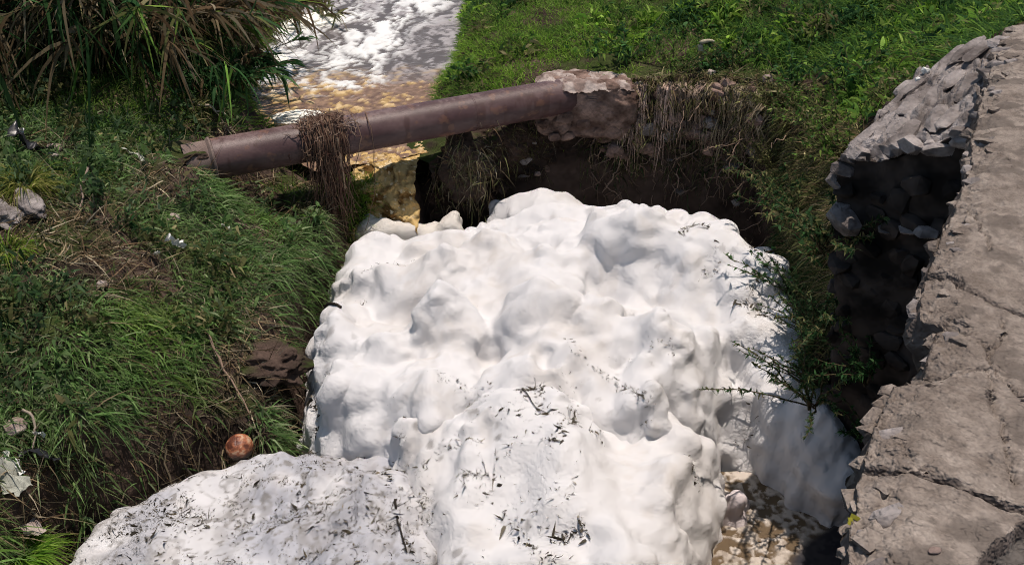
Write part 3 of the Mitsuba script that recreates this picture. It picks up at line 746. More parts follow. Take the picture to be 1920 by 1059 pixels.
# the broken side of the slab, below its edge
nd = 14
dn = np.linspace(0, 1, nd)[1:]
side_rows = []
for i, t in enumerate(dn):
    p = top[:, 0].copy()
    off = 0.02 * math.sin(t * 2.6) - 0.20 * max(0, t - 0.3) + 0.04 * n2(s_ax, np.full_like(s_ax, t * 0.6), 8, 101) + 0.03 * n2(s_ax, np.full_like(s_ax, t * 0.5), 27, 102)
    p[:, :2] -= SN * (off * min(1, t * 4))[:, None]
    p[:, 2] -= 0.36 * t
    side_rows.append(p)
inner = side_rows[-1].copy()
inner[:, :2] += SN * 4.5
allv = np.concatenate([inner[:, None], np.stack(side_rows[::-1], 1), top], 1)
ncol = allv.shape[1]
cf = grid_faces(*allv.shape[:2])[:, ::-1]
pc = np.concatenate([np.repeat(piece[:, :1], nd, 1), piece], 1)
isl = np.concatenate([np.zeros((len(s_ax), nd), bool), low > 0.004], 1)
slab = thing('concrete_slab', 'cracked weathered concrete slab with a crumbling edge, along the right border above the pit', 'concrete slab')
for k in range(4):
    f = cf[(pc.ravel()[cf[:, 0]] == k) & ~isl.ravel()[cf].all(1)]
    if len(f):
        used, inv = np.unique(f, return_inverse=True)
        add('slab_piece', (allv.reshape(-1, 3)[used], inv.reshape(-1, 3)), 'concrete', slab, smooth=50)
f = cf[isl.ravel()[cf].all(1)]
used, inv = np.unique(f, return_inverse=True)


def base_color(p, n, uv):
    return mi.Color3f(0.105, 0.095, 0.088) * (0.5 + mikit.fbm(p.x * 30, p.y * 30, 0, 4))


bsdf('old_base', {'type': 'twosided', 'bsdf': {'type': 'bumpmap', 'arbitrary': mikit.proc(concrete_bump, 2e-3), 'scale': 0.02, 'bsdf': {'type': 'diffuse', 'reflectance': mikit.proc(base_color)}}})
add('slab_base', (allv.reshape(-1, 3)[used], inv.reshape(-1, 3)), 'old_base', slab, smooth=True, label='darker lower layer where the slab top has broken away')
for k in range(150):                                               # crumbs and aggregate along the broken edge
    s = 1.4 + 6.0 * rng.random() ** 1.3
    i = np.argmin(abs(s_ax - s))
    a = rng.uniform(0.010, 0.036) * (1 + 0.12 * s)
    u = abs(rng.normal(0, 0.05)) - 0.01
    p = np.array([*(SE * s + SN * (edge[i, 0] + u)), SLAB_Z - 0.01 - (0.03 if u < 0.04 else 0) + np.interp(u, u_ax, cz[i])])
    v, f = rock((a * rng.uniform(1, 1.6), a, a * 0.6), rng, 16)
    add('broken_stone', (spin(v, rng.uniform(0, 3), rng.uniform(-0.3, 0.3)) + p, f), 'concrete' if rng.random() < 0.6 else 'stone', slab)
p = np.array((0.999, 1.499, 4.1))
v, f = smooth_rock((0.017, 0.011, 0.006), rng, 2)
one('pebble', (spin(v, 0.4) + p + [0, 0, 0.004], f), 'mortar', 'pale flat pebble lying on the slab near its bottom edge', 'pebble', smooth=True)
p = np.array((0.857, 1.646, 4.06))
lv, lf, lc = blades(p + rng.normal(0, 0.006, (3, 3)), rng.normal(size=(3, 3)) * [1, 1, 0.3], 0.04, 0.014, np.tile([0.42, 0.40, 0.06], (3, 1)), 2, 0.2, tip=1)
one('fallen_leaf', (lv, lf), 'leaf_stuff', 'small yellow leaf caught on the crumbling slab edge', 'leaf', color=lc)

# the abutment and wing wall of stone, between slab and meadow
WA, WB, WC, WD = np.array([3.10, 5.60, 3.62]), np.array([2.47, 6.20, 3.22]), np.array([3.26, 6.98, 3.62]), np.array([3.66, 6.72, 3.90])
wall = thing('masonry_wall', 'rough stone wing wall with a sloping top, between the meadow and the slab', 'stone wall')
core_top = [WA + [0.9, -0.5, 0], WA, WB, WC, WD, WD + [0.9, -0.5, 0]]
cb = [q - [0.03, 0.0, 0.05] for q in core_top]
lowq = [np.array([q[0], q[1], -0.4]) + ([0.55, 0.0, 0] if i == 2 else [0.15, 0.05, 0] if i == 1 else [0, 0, 0]) for i, q in enumerate(cb)]
n = len(cb)
cv = np.array(cb + lowq + [np.mean(cb, 0)])
cfc = []
for i in range(n):
    j = (i + 1) % n
    cfc += [[i, j, n + j], [i, n + j, n + i], [2 * n, j, i]]
m = trimesh.Trimesh(cv, np.array(cfc), process=False)
for _ in range(4):
    m = m.subdivide()
v = np.array(m.vertices)
v = v + unit(v - [3.4, 6.6, 2.0]) * (0.26 * (fbm(v * 3, 3, 111) - 0.5) + 0.08 * (fbm(v * 13, 3, 112) - 0.5))[:, None]
add('core', (v, np.array(m.faces)), 'shaded_stone', wall, smooth=40)
ax = unit(WC - WB)


def wall_top(a, b):
    return (WA * (1 - a) + WB * a) * (1 - b) + (WD * (1 - a) + WC * a) * b


# mortar bed of the sloping top, uneven, with the stones set into it
a_, b_ = np.meshgrid(np.linspace(-0.04, 1.05, 90), np.linspace(0.015, 1.04, 110), indexing='ij')
bed = (WA * (1 - a_[..., None]) + WB * a_[..., None]) * (1 - b_[..., None]) + (WD * (1 - a_[..., None]) + WC * a_[..., None]) * b_[..., None]
ridge = np.abs(n2(a_ * 1.6, b_ * 0.9, 5.5, 113)) * 0.16
edge_ = np.minimum.reduce([a_ + 0.04, 1.05 - a_, b_ - 0.015, 1.04 - b_])
bed[..., 2] += ridge + 0.05 * n2(a_, b_, 9, 114) + 0.025 * n2(a_, b_, 24, 115) - 0.10 * sstep(0.05, 0.0, edge_) - 0.02
bed[..., 0] += 0.05 * n2(a_, b_, 6, 116)
bed[..., 1] += 0.05 * n2(a_, b_, 6, 117)
add('mortar_bed', (bed.reshape(-1, 3), grid_faces(*a_.shape)), 'stone', wall, smooth=50)
for i in range(7):                                                 # long flat stones laid along the slope
    a = (i + 0.5) / 7
    b = rng.uniform(-0.02, 0.08)
    while b < 0.86:
        L = rng.uniform(0.22, 0.50)
        p = wall_top(a + rng.uniform(-0.05, 0.05), b + L * 0.45)
        v, f = rock((L * rng.uniform(0.42, 0.58), rng.uniform(0.035, 0.075), rng.uniform(0.02, 0.032)), rng, 34)
        v = spin(v, rng.uniform(-0.22, 0.22), -0.42 + rng.uniform(-0.07, 0.06), rng.uniform(-0.15, 0.15))
        add('stone', (spin(v, math.atan2(ax[1], ax[0])) + p + [0, 0, 0.020 + rng.uniform(-0.02, 0.025)], f), 'stone', wall)
        b += L * rng.uniform(0.8, 1.2)
face_d = unit(WB - WA)
for i in range(20):                                                # uneven stones of the free corner
    h_ = (i + rng.uniform(0, 1)) / 20
    q = WB + np.array([0.55, 0.0, 0]) * (1 - h_)
    r = rng.uniform(0.05, 0.12)
    v, f = rock((r * 1.3, r, r * 0.8), rng, 26)
    add('stone', (spin(v, rng.uniform(0, 3), rng.uniform(-0.4, 0.4)) + [q[0] + rng.uniform(-0.05, 0.05), q[1] + rng.uniform(-0.1, 0.06), 0.2 + (WB[2] - 0.25) * h_], f), 'shaded_stone' if h_ < 0.8 else 'stone', wall)
for i in range(13):                                                # ragged stones along the front edge of the top
    q = WA + (WB - WA) * ((i + rng.uniform(0.1, 0.9)) / 13)
    r = rng.uniform(0.04, 0.085)
    v, f = rock((r * rng.uniform(1, 1.8), r, r * rng.uniform(0.5, 0.8)), rng, 28)
    add('stone', (spin(v, rng.uniform(0, 3), rng.uniform(-0.3, 0.3)) + q + [rng.uniform(-0.04, 0.05), rng.uniform(-0.05, 0.05), rng.uniform(-0.06, 0.02)], f), 'stone', wall)
for i in range(5):                                                 # the face towards the pit, its shade put into the stone colour
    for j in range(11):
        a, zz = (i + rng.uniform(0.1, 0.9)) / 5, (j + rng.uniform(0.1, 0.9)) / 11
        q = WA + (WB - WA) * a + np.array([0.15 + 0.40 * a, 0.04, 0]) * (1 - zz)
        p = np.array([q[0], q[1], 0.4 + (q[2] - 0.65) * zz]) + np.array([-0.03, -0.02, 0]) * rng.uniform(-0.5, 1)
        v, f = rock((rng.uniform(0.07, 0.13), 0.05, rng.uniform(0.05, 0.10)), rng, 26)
        add('stone', (spin(v, math.atan2(face_d[1], face_d[0]) + rng.uniform(-0.2, 0.2), rng.uniform(-0.3, 0.3)) + p, f), 'shaded_stone', wall)
for px_z in [(2.817, 5.95, 2.715), (2.898, 5.8, 2.807), (2.956, 5.65, 2.848)]:
    v, f = rock((0.09, 0.08, 0.04), rng, 22)
    add('ledge_stone', (spin(v, rng.uniform(0, 2)) + np.array(px_z), f), 'stone', wall, label='paler stone sticking out of the shaded face')
# bridge opening under the slab: far side wall, hidden in shade
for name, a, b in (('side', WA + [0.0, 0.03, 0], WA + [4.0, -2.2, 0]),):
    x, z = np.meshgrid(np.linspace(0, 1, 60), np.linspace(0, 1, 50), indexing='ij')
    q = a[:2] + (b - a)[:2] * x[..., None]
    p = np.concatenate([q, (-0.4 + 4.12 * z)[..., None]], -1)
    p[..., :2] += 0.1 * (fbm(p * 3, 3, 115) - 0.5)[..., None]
    add('abutment', (p.reshape(-1, 3), grid_faces(60, 50)), 'shaded_stone', wall, smooth=True)
for (q, lab) in (((3.217, 6.795, 3.68), 'white stone between grass and wing wall, the larger of the pair'), ((3.144, 6.742, 3.62), 'white stone between grass and wing wall, the smaller of the pair')):
    a = 0.035 if 'larger' in lab else 0.022
    v, f = rock((a, a * 0.8, a * 1.1), rng, 20)
    one('stone', (v + np.array(q), f), 'plastic_white', lab, 'stone')

# ---------------------------------------------------------------- the pipe
PA, PB = np.array((-3.727, 9.319, 1.85)), np.array([0.75, 11.45, 1.96])
PR = 0.232
pd = unit(PB - PA)
pl = np.linalg.norm(PB - PA)
pipe = thing('pipe', 'large rusty brown steel pipe crossing above the stream, from grassy bank to masonry block', 'pipe')


def pipe_mesh(a, b, r, wall_t=0.012, sides=72, steps=60):
    pts = a + (b - a) * np.linspace(0, 1, steps)[:, None]
    v, f = tube(pts, r, sides=sides, cap=False)
    v2, f2 = tube(pts[:4], r - wall_t, sides=sides, cap=False)
    return v, f


v, f = pipe_mesh(PA + pd * 0.32, PB, PR)
ctr = PA + ((v - PA) @ pd)[:, None] * pd
v = ctr + (v - ctr) * (1 + 0.012 * (fbm(v * 3, 3, 120) - 0.5) + 0.006 * (fbm(v * 12, 3, 121) - 0.5))[:, None]
add('pipe_body', (v, f), 'rusty_steel', pipe, smooth=True)
v, f = tube(PA + pd * np.array([[0.04], [0.10], [0.30], [0.33], [0.35], [0.36]]) , np.array([PR * 0.93, PR * 0.95, PR * 0.96, PR * 1.09, PR * 1.09, PR * 1.0]), sides=60)


def socket_color(p, n, uv):
    return mikit.mix((0.12, 0.085, 0.075), (0.24, 0.19, 0.17), mikit.fbm(p.x * 9, p.y * 9, p.z * 9, 4))


bsdf('dusty_steel', {'type': 'diffuse', 'reflectance': mikit.proc(socket_color)})
add('joint_ring', (v, f), 'dusty_steel', pipe, smooth=35, label='dusty paler joint at the buried left end')
for t in (1.9, 3.55):
    q = PA + pd * t
    v, f = tube(np.array([q - pd * 0.012, q - pd * 0.006, q + pd * 0.006, q + pd * 0.012]), np.array([PR, PR * 1.018, PR * 1.018, PR]), sides=60, cap=False)
    add('weld_seam', (v, f), 'rusty_steel', pipe, smooth=True)

v, f = smooth_rock((0.46, 0.36, 0.16), rng, 5, 0.6, 2.0)
one('earth_clod', (v + PA + [-0.14, 0.02, 0.02], f), 'soil', 'earth heap over the buried left end of the pipe', 'earth clod', smooth=True)

# masonry block that carries the right end of the pipe
block = thing('pipe_support', 'reddish rubble masonry block holding the right end of the pipe, pale mortar on top', 'masonry block')
m = trimesh.creation.icosphere(subdivisions=5)
v = np.array(m.vertices)
v = np.sign(v) * np.abs(v) ** 0.45
v = v * [0.68, 0.36, 0.40]
v = spin(v, -0.06) + [1.00, 11.60, 1.78]
v = v + unit(v - [1.0, 11.7, 1.7]) * (0.16 * (fbm(v * 3.2, 3, 131) - 0.5) + 0.09 * (fbm(v * 9, 3, 132) - 0.5))[:, None]
add('core', (v, np.array(m.faces)), 'red_stone', block, smooth=True)
for k in range(24):
    a, b = rng.uniform(-0.6, 0.6), rng.uniform(-0.36, 0.26)
    r = rng.uniform(0.05, 0.11)
    w, f = rock((r * 1.3, r * 0.7, r), rng, 24)
    add('stone', (spin(w, 0, rng.uniform(-0.5, 0.5)) + [1.0 + a, 11.28 + 0.02 * a + rng.uniform(0, 0.04), 1.78 + b], f), 'red_stone', block)
x, y = np.meshgrid(np.linspace(0.20, 1.75, 110), np.linspace(11.16, 12.1, 70), indexing='ij')
dd = sdist([(0.30, 11.3), (0.7, 11.22), (1.2, 11.2), (1.55, 11.3), (1.7, 11.6), (1.4, 11.9), (0.8, 11.95), (0.35, 11.8)], x + 0.08 * n2(x, y, 4, 135), y + 0.08 * n2(x, y, 4, 136))
z = 2.17 + 0.10 * n2(x, y, 3.0, 137) + 0.05 * n2(x, y, 10, 138) - 0.10 * sstep(0.10, -0.04, dd)
f = grid_faces(*x.shape)
f = f[(dd > -0.02).ravel()[f].all(1)]
used, inv = np.unique(f, return_inverse=True)


def mortar_color(p, n, uv):
    a = mikit.fbm(p.x * 8, p.y * 8, p.z * 8, 4)
    return mikit.mix((0.22, 0.165, 0.145), (0.40, 0.34, 0.31), mikit.smoothstep(0.35, 0.62, a))


bsdf('mortar', {'type': 'twosided', 'bsdf': {'type': 'bumpmap', 'arbitrary': mikit.proc(soil_bump, 4e-3), 'scale': 0.02, 'bsdf': {'type': 'diffuse', 'reflectance': mikit.proc(mortar_color)}}})
add('mortar_cap', (np.stack([x, y, z], -1).reshape(-1, 3)[used], inv.reshape(-1, 3)), 'mortar', block, smooth=True, label='pale mortar layer on the block top')
rim = [((2.6, 11.37, 2.29), 0.06, 'pale stone on the rim of the far bank, left of the other one'), ((3.2, 10.86, 2.36), 0.085, 'pale block-like stone on the right corner of the far bank rim'), ((0.352, 11.295, 0.9), 0.05, 'small pale stone low in the dark hollow under the masonry block')]
for q, a, lab in rim:
    v, f = rock((a, a * 0.8, a * 0.7), rng, 24)
    q = np.array(q)
    if 'hollow' in lab:
        q = np.array((0.352, 11.32, 0.889))
    one('stone', (spin(v, 0.5) + q, f), 'mortar', lab, 'stone')

# ---------------------------------------------------------------- dry vines over the pipe
vine = thing('dry_vine', 'thick bunch of dry brown vines draped over the pipe, hanging to the water', 'dry vines')
rg = np.random.default_rng(51)
VX = 1.62                                                             # metres along the pipe
paths, cols = [], []
fr = np.cross(pd, [0, 0, 1.0])
fr = fr / np.linalg.norm(fr)                                           # towards the viewer's side
if fr[1] > 0:
    fr = -fr
for k in range(420):
    t0 = VX + 0.135 * (rg.uniform(-1, 1) if k % 3 else rg.normal(0, 1))
    q = PA + pd * t0
    r = PR + rg.uniform(0.004, 0.06)
    th = np.linspace(rg.uniform(-0.5, 0.5), rg.uniform(1.5, 1.9), 7)
    arc = q + np.sin(th)[:, None] * fr * r + np.cos(th)[:, None] * np.array([0, 0, 1.0]) * r
    Ld = rg.uniform(0.15, 1.2) if k < 260 else rg.uniform(0.0, 0.15)
    n = 9
    tt = np.linspace(0, 1, n)[1:, None]
    tail = arc[-1] + np.array([0, 0, -1.0]) * Ld * tt + pd * (rg.normal(0, 0.07) * tt + rg.normal(0, 0.10) * Ld * tt ** 2) + fr * (rg.normal(0, 0.05) - 0.02) * tt
    p = np.vstack([arc, tail])
    p = p + np.cumsum(rg.normal(0, 0.011, p.shape), 0)
    paths.append(p)
    c = mixc((0.075, 0.038, 0.030), (0.27, 0.185, 0.13), rg.random() ** 1.5)
    cols.append(c)
v, f, c = tubes(paths, 0.0065, 0.003, cols)
add('strands', (v, f), 'dry_stuff', vine, smooth=True, color=c, kind='stuff')
paths, cols = [], []
for k in range(300):
    q = PA + pd * (VX + rg.normal(0, 0.17)) + np.array([0, 0, PR * rg.uniform(0.5, 1.25)]) + fr * rg.uniform(-0.1, PR)
    paths.append(wiggle(q, q + rg.normal(0, 0.12, 3) * [1, 1, 0.5], 7, 0.02, rg))
    cols.append(mixc((0.10, 0.055, 0.045), (0.30, 0.22, 0.17), rg.random()))
v, f, c = tubes(paths, 0.006, 0.003, cols)
add('tangle', (v, f), 'dry_stuff', vine, smooth=True, color=c, kind='stuff')
q = PA + pd * (VX + 0.06) + fr * (PR + 0.07)
for (dx, z1, rr, cc) in ((0.05, -0.55, 0.016, (0.40, 0.29, 0.20)), (-0.10, -0.85, 0.012, (0.20, 0.13, 0.09)), (0.0, -0.9, 0.012, (0.16, 0.095, 0.07)), (-0.18, -0.7, 0.010, (0.22, 0.15, 0.11))):
    pth = wiggle(q + pd * dx + [0, 0, 0.10], q + pd * (dx + 0.03) + [0, 0, z1], 9, 0.008, rg)
    v, f = tube(pth, rr, rr * 0.6, 7)
    add('stem', (v, f), 'dry_stuff', vine, smooth=True, color=np.tile(cc, (len(v), 1)))

# ---------------------------------------------------------------- hanging roots on the far wall
rg = np.random.default_rng(61)
ROOTS = [(3.20, 0.26, 170, 1.25, (0.30, 0.22, 0.18), 'long pale curtain of hanging roots in the middle of the far wall'),
         (3.75, 0.28, 150, 1.0, (0.17, 0.13, 0.10), 'grey brown hanging roots right of the pale root curtain'), (4.3, 0.30, 170, 1.15, (0.16, 0.13, 0.09), 'dark hanging roots under the middle of the grassy rim'), (4.85, 0.30, 170, 0.9, (0.20, 0.165, 0.115), 'hanging roots below the right corner stone of the rim')]
for s0, sp, num, L, cc, lab in ROOTS:
    paths, cols = [], []
    heads = s0 + rg.normal(0, sp * 0.8, 9)
    for k in range(int(num * 0.75)):
        s = heads[rg.integers(0, 9)] + rg.normal(0, 0.03)
        n = 10
        Lk = L * rg.uniform(0.12, 1.0) ** 1.2
        top_z = np.interp(s, seg, LIP_TOP)
        tt = np.linspace(0.03, Lk / top_z, n)
        p, o = bank_point(s + rg.normal(0, 0.02) * np.linspace(0, 1, n) * 3 + np.cumsum(rg.normal(0, 0.006, n)), np.clip(tt, 0.0, 1))
        p = p + o * (0.03 + 0.05 * rg.random() + 0.03 * np.linspace(0, 1, n)[:, None])
        p[0] -= o[0] * 0.08
        paths.append(p + rg.normal(0, 0.006, p.shape))
        cols.append(np.array(cc) * rg.uniform(0.4, 2.2))
    v, f, c = tubes(paths, 0.013, 0.004, cols)
    one('hanging_roots', (v, f), 'dry_stuff', lab, 'roots', 'root curtains on the far wall', smooth=True, color=c)
paths, cols = [], []
for k in range(240):                                               # loose branching roots lower down, by the foam
    s = rg.uniform(2.4, 5.8)
    p, o = bank_point(np.array([s]), np.array([rg.uniform(0.12, 0.7)]))
    a = p[0] + o[0] * 0.05
    b = a + np.array([rg.normal(0, 0.22), rg.normal(-0.1, 0.12), -rg.uniform(0.05, 0.5)])
    paths.append(wiggle(a, b, 8, 0.025, rg))
    cols.append(np.array([0.26, 0.185, 0.14]) * rg.uniform(0.3, 1.5))
v, f, c = tubes(paths, 0.010, 0.003, cols)
one('root_tangle', (v, f), 'dry_stuff', 'branching bare roots low on the far wall, just above the foam peak', 'roots', smooth=True, color=c)

# ---------------------------------------------------------------- grass and weeds
rg = np.random.default_rng(91)


def scatter(n, x0, x1, y0, y1, keep):
    x, y = rg.uniform(x0, x1, n), rg.uniform(y0, y1, n)
    k = rg.random(n) < keep(x, y)
    return x[k], y[k]


def in_view(x, y, z, pad=0.08):
    """what the camera's surroundings can see: a wide wedge, so that a step aside still finds grass"""
    return (np.abs(x) < 0.78 * np.maximum(y, 1) + 1.5)


BARE = [((-3.1, 9.5), 0.34), ((-2.7, 9.65), 0.42), ((-2.3, 9.8), 0.40), ((-4.183, 7.484, 1.9), 0.62), ((-3.864, 7.233, 1.75), 0.45), ((-2.452, 6.781, 0.8), 0.42), ((-2.325, 7.319, 0.8), 0.36), ((-2.897, 5.886, 0.6), 0.40), ((-3.13, 5.522, 0.6), 0.30), ((-2.536, 6.245, 0.6), 0.32), ((-3.261, 5.187, 0.6), 0.25), ((-3.52, 7.372, 1.5), 0.3),
        ((-3.76, 8.659, 1.75), 0.35), ((-4.683, 7.61, 1.95), 0.5), ((-3.671, 5.118, 1), 0.3), ((-2.746, 10.468, 1), 0.45), ((-3.277, 10.215, 1.15), 0.40), ((-5.026, 8.824, 2.2), 0.25)]


def bare(x, y):
    b = np.zeros_like(x)
    for c, r in BARE:
        b = np.maximum(b, sstep(r * 1.25, r * 0.55, np.hypot(x - c[0], y - c[1]) + 0.25 * n2(x, y, 3, 141)))
    return b


def wet(x, y):
    """1 on dry land outside pit and stream"""
    return sstep(0.02, 0.15, channel(x, y) + 0.12 + 0.16 * n2(x, y, 1.8, 11) + 0.30 * n2(x, y, 0.9, 13)) * sstep(-0.02, 0.12, -sdist(PIT, x, y))


def palette(cols, n, spread=0.25):
    c = np.asarray(cols, float)
    i = rg.integers(0, len(c), n)
    return c[i] * np.exp(rg.normal(0, spread, (n, 1)))


LEFT = [(0.144, 0.258, 0.084), (0.203, 0.312, 0.123), (0.237, 0.296, 0.161), (0.111, 0.196, 0.075)]
GREENS = [(0.095, 0.196, 0.038), (0.148, 0.281, 0.055), (0.211, 0.325, 0.067), (0.064, 0.139, 0.043)]
BRIGHT = [(0.203, 0.365, 0.044), (0.264, 0.437, 0.061), (0.151, 0.301, 0.044), (0.324, 0.457, 0.102)]
DARKG = [(0.035, 0.09, 0.034), (0.05, 0.124, 0.043), (0.031, 0.07, 0.028), (0.079, 0.16, 0.061)]
OLIVE = [(0.142, 0.16, 0.061), (0.206, 0.216, 0.091), (0.103, 0.113, 0.046), (0.262, 0.235, 0.122)]
DRY = [(0.23, 0.17, 0.10), (0.30, 0.24, 0.15), (0.15, 0.10, 0.06), (0.36, 0.31, 0.22)]


def grass(name, label, n, box, keep, length, width, cols, lean=0.45, droop=0.4, downhill=0.0, segs=2, spread=0.25, mat='leaf_stuff'):
    x, y = scatter(n, *box, keep)
    z = ground_at(x, y) - 0.01
    nn = normal_at(x, y)
    clump = n2(x, y, 2.2, 151)
    d = nn + rg.normal(0, lean, (len(x), 3)) * [1, 1, 0.5] + downhill * (nn * [1, 1, 0])
    d[:, 2] = np.maximum(d[:, 2], 0.12)
    L = rg.uniform(*length, len(x)) * (1 + 0.75 * clump)
    c = palette(cols, len(x), spread) if not callable(cols) else cols(x, y)
    v, f, c = blades(np.stack([x, y, z], -1), d, np.maximum(L, 0.04), rg.uniform(*width, len(x)), c, segs, rg.uniform(0.3, 1.5, len(x)) * droop, rg)
    key = add(name, (v, f), mat, color=c)
    tag(key, label, 'grass', kind='stuff')
    return len(f)


def meadow_col(x, y):
    t = sstep(-0.3, 0.3, n2(x, y, 0.55, 161, 3) + 0.25 * (1.5 - np.abs(x - 0.8)) - 0.12 * np.abs(y - 13))
    a, b = palette(BRIGHT, len(x), 0.22), palette(GREENS, len(x), 0.28)
    dk = sstep(0.0, 0.4, n2(x, y, 1.4, 162, 3))
    c = mixc(b, a, t)
    return mixc(c, palette(DARKG, len(x)), dk * 0.40)


grass('meadow_grass', 'short bright green grass of the meadow right of the stream', 170000, (-1.4, 9.5, 10.8, 22.0),
      lambda x, y: wet(x, y) * np.clip(1.9 - 0.075 * y, 0.25, 1) * (in_view(x, y, 0)) * (0.25 + 0.75 * sstep(-0.55, 0.0, n2(x, y, 2.2, 151))) * (1 - 0.93 * sstep(0.9, 0.5, np.hypot((x - 1.0) / 1.2, (y - 12.1) / 0.55))), (0.08, 0.24), (0.007, 0.014), meadow_col, lean=0.5)
grass('embankment_grass', 'tall lush green grass on the slope up to the slab end', 42000, (2.9, 7.0, 6.6, 12.5),
      lambda x, y: wet(x, y) * sstep(0.0, 0.10, -sdist([WA[:2], WB[:2], WC[:2], WD[:2]], x, y)) * (x > 0.553 * y - 0.10) * 0 + wet(x, y) * sstep(0.0, 0.10, -sdist([WA[:2], WB[:2], WC[:2], WD[:2], (4.6, 6.2), (4.2, 5.0)], x, y)) * sstep(0.35, 0.75, ldist(LIP, x, y)[0] + 0.2 * n2(x, y, 3, 199) - 0.1) * ((x < 0.5521 * y - 0.02) | (y > 7.6)) * (0.35 + 0.65 * sstep(-0.5, 0.1, n2(x, y, 2.2, 151))), (0.12, 0.36), (0.008, 0.018),
      lambda x, y: mixc(palette(GREENS, len(x)), mixc(palette(DARKG + GREENS, len(x)), palette(BRIGHT, len(x)), sstep(1.1, 0.3, np.hypot((x - 3.9) * 0.8, y - 9.0) + 0.5 * n2(x, y, 1, 165))), 0.75), lean=0.8, segs=3)
grass('left_bank_grass', 'rough green grass hanging down the left bank slope', 105000, (-7.5, -1.8, 3.6, 9.8),
      lambda x, y: wet(x, y) * (1 - 0.96 * bare(x, y)) * (0.3 + 0.7 * sstep(-0.6, 0.0, n2(x, y, 2.2, 151))), (0.06, 0.32), (0.008, 0.022),
      lambda x, y: mixc(mixc(palette(LEFT, len(x), 0.4), palette(OLIVE, len(x), 0.4), 0.75 * sstep(-0.1, 0.4, n2(x, y, 1.1, 171) + 0.20 * (x + 3.0))), palette(BRIGHT, len(x)), 0.45 * sstep(0.0, 0.4, n2(x, y, 0.9, 172))), lean=0.95, droop=0.75, downhill=0.40, segs=3)
grass('left_meadow_grass', 'fresh green grass on the level ground of the left bank, behind the pipe end', 70000, (-10.5, -2.2, 9.3, 19.0),
      lambda x, y: wet(x, y) * in_view(x, y, 0) * np.clip(1.9 - 0.08 * y, 0.3, 1) * (1 - 0.9 * bare(x, y)), (0.07, 0.24), (0.007, 0.013),
      lambda x, y: mixc(palette(GREENS, len(x)), palette(BRIGHT, len(x)), 0.40 * sstep(-0.2, 0.3, n2(x, y, 1, 175))), lean=0.5)
# dry stalks and root ends lying on the left bank
x, y = scatter(34000, -6.5, -1.9, 3.8, 10.4, lambda x, y: wet(x, y) * np.maximum(0.10 + 0.30 * sstep(0, 0.4, n2(x, y, 1.6, 177)), bare(x, y)))
nn = normal_at(x, y)
d = rg.normal(0, 0.6, (len(x), 3)) + nn * [0.9, 0.9, 0.0] + [0, 0, 0.10]
v, f, c = blades(np.stack([x, y, ground_at(x, y) + 0.01], -1), d, rg.uniform(0.06, 0.38, len(x)), rg.uniform(0.005, 0.014, len(x)), palette(DRY, len(x), 0.45) * np.where((np.hypot((x + 3.0) / 1.0, (y - 5.7) / 0.9) < 1) | (np.hypot((x + 2.6) / 0.9, (y - 9.7) / 0.4) < 1), 0.28, 0.62)[:, None], 3, rg.uniform(0.0, 0.7, len(x)), rg, curl=0.35)  # stalk colour darkened in two hollows, standing in for their shade
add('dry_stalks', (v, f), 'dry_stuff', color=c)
tag('dry_stalks', 'tangled dry stalks and straw over bare earth of the left bank', 'straw', kind='stuff')
x, y = scatter(26000, -0.6, 4.2, 8.5, 12.8, lambda x, y: sstep(0.03, 0.06, -sdist(PIT, x, y) + 0.1) * sstep(0.55, 0.15, ldist(LIP, x, y)[0] + 0.25 * n2(x, y, 2.4, 181)) * (np.hypot((x - 1.0) / 0.75, (y - 11.6) / 0.42) > 1))
d = rg.normal(0, 0.5, (len(x), 3)) + [0, -0.5, 0.35]
v, f, c = blades(np.stack([x, y, np.maximum(ground_at(x, y), np.interp(x + 0.0 * y, [-0.3, 0.3, 0.9, 1.6, 2.4, 3.05, 3.4], [1.64, 1.87, 2.06, 2.16, 2.26, 2.30, 2.34]) * (y > 10.6)) + 0.01], -1), d, rg.uniform(0.06, 0.26, len(x)), rg.uniform(0.004, 0.010, len(x)), mixc(palette(DRY, len(x), 0.35) * 0.6, palette(OLIVE, len(x)), (rg.random(len(x)) < 0.5) * 1.0), 3, rg.uniform(0.2, 1.2, len(x)), rg, curl=0.3)
add('rim_straw', (v, f), 'dry_stuff', color=c)
tag('rim_straw', 'dry straw and olive tufts along the far bank rim', 'straw', kind='stuff')
# weeds hanging on the right bank face
n = 44000
s, t = rg.uniform(2.3, seg[-1], n), rg.uniform(0, 1, n) ** 1.4
k = (rg.random(n) < np.maximum(0.22, sstep(4.8, 6.6, s)) * (0.4 + 0.6 * sstep(0.9, 0.4, t))) & (t < 0.92)
p, o = bank_point(s[k], t[k])
d = o * 0.7 + rg.normal(0, 0.5, p.shape) + [0, 0, 0.3]
tt = t[k]
c = mixc(palette(OLIVE + DRY[:2], len(p), 0.4), palette(DARKG, len(p), 0.3), sstep(0.35, 0.8, tt + 0.2 * rg.normal(size=len(p))))
v, f, c = blades(p, d, rg.uniform(0.07, 0.30, len(p)), rg.uniform(0.009, 0.024, len(p)), c, 3, rg.uniform(0.2, 1.0, len(p)), rg, tip=1)
add('right_bank_weeds', (v, f), 'leaf_stuff', color=c)
tag('right_bank_weeds', 'olive and dark green weeds clinging to the right bank', 'weeds', kind='stuff')
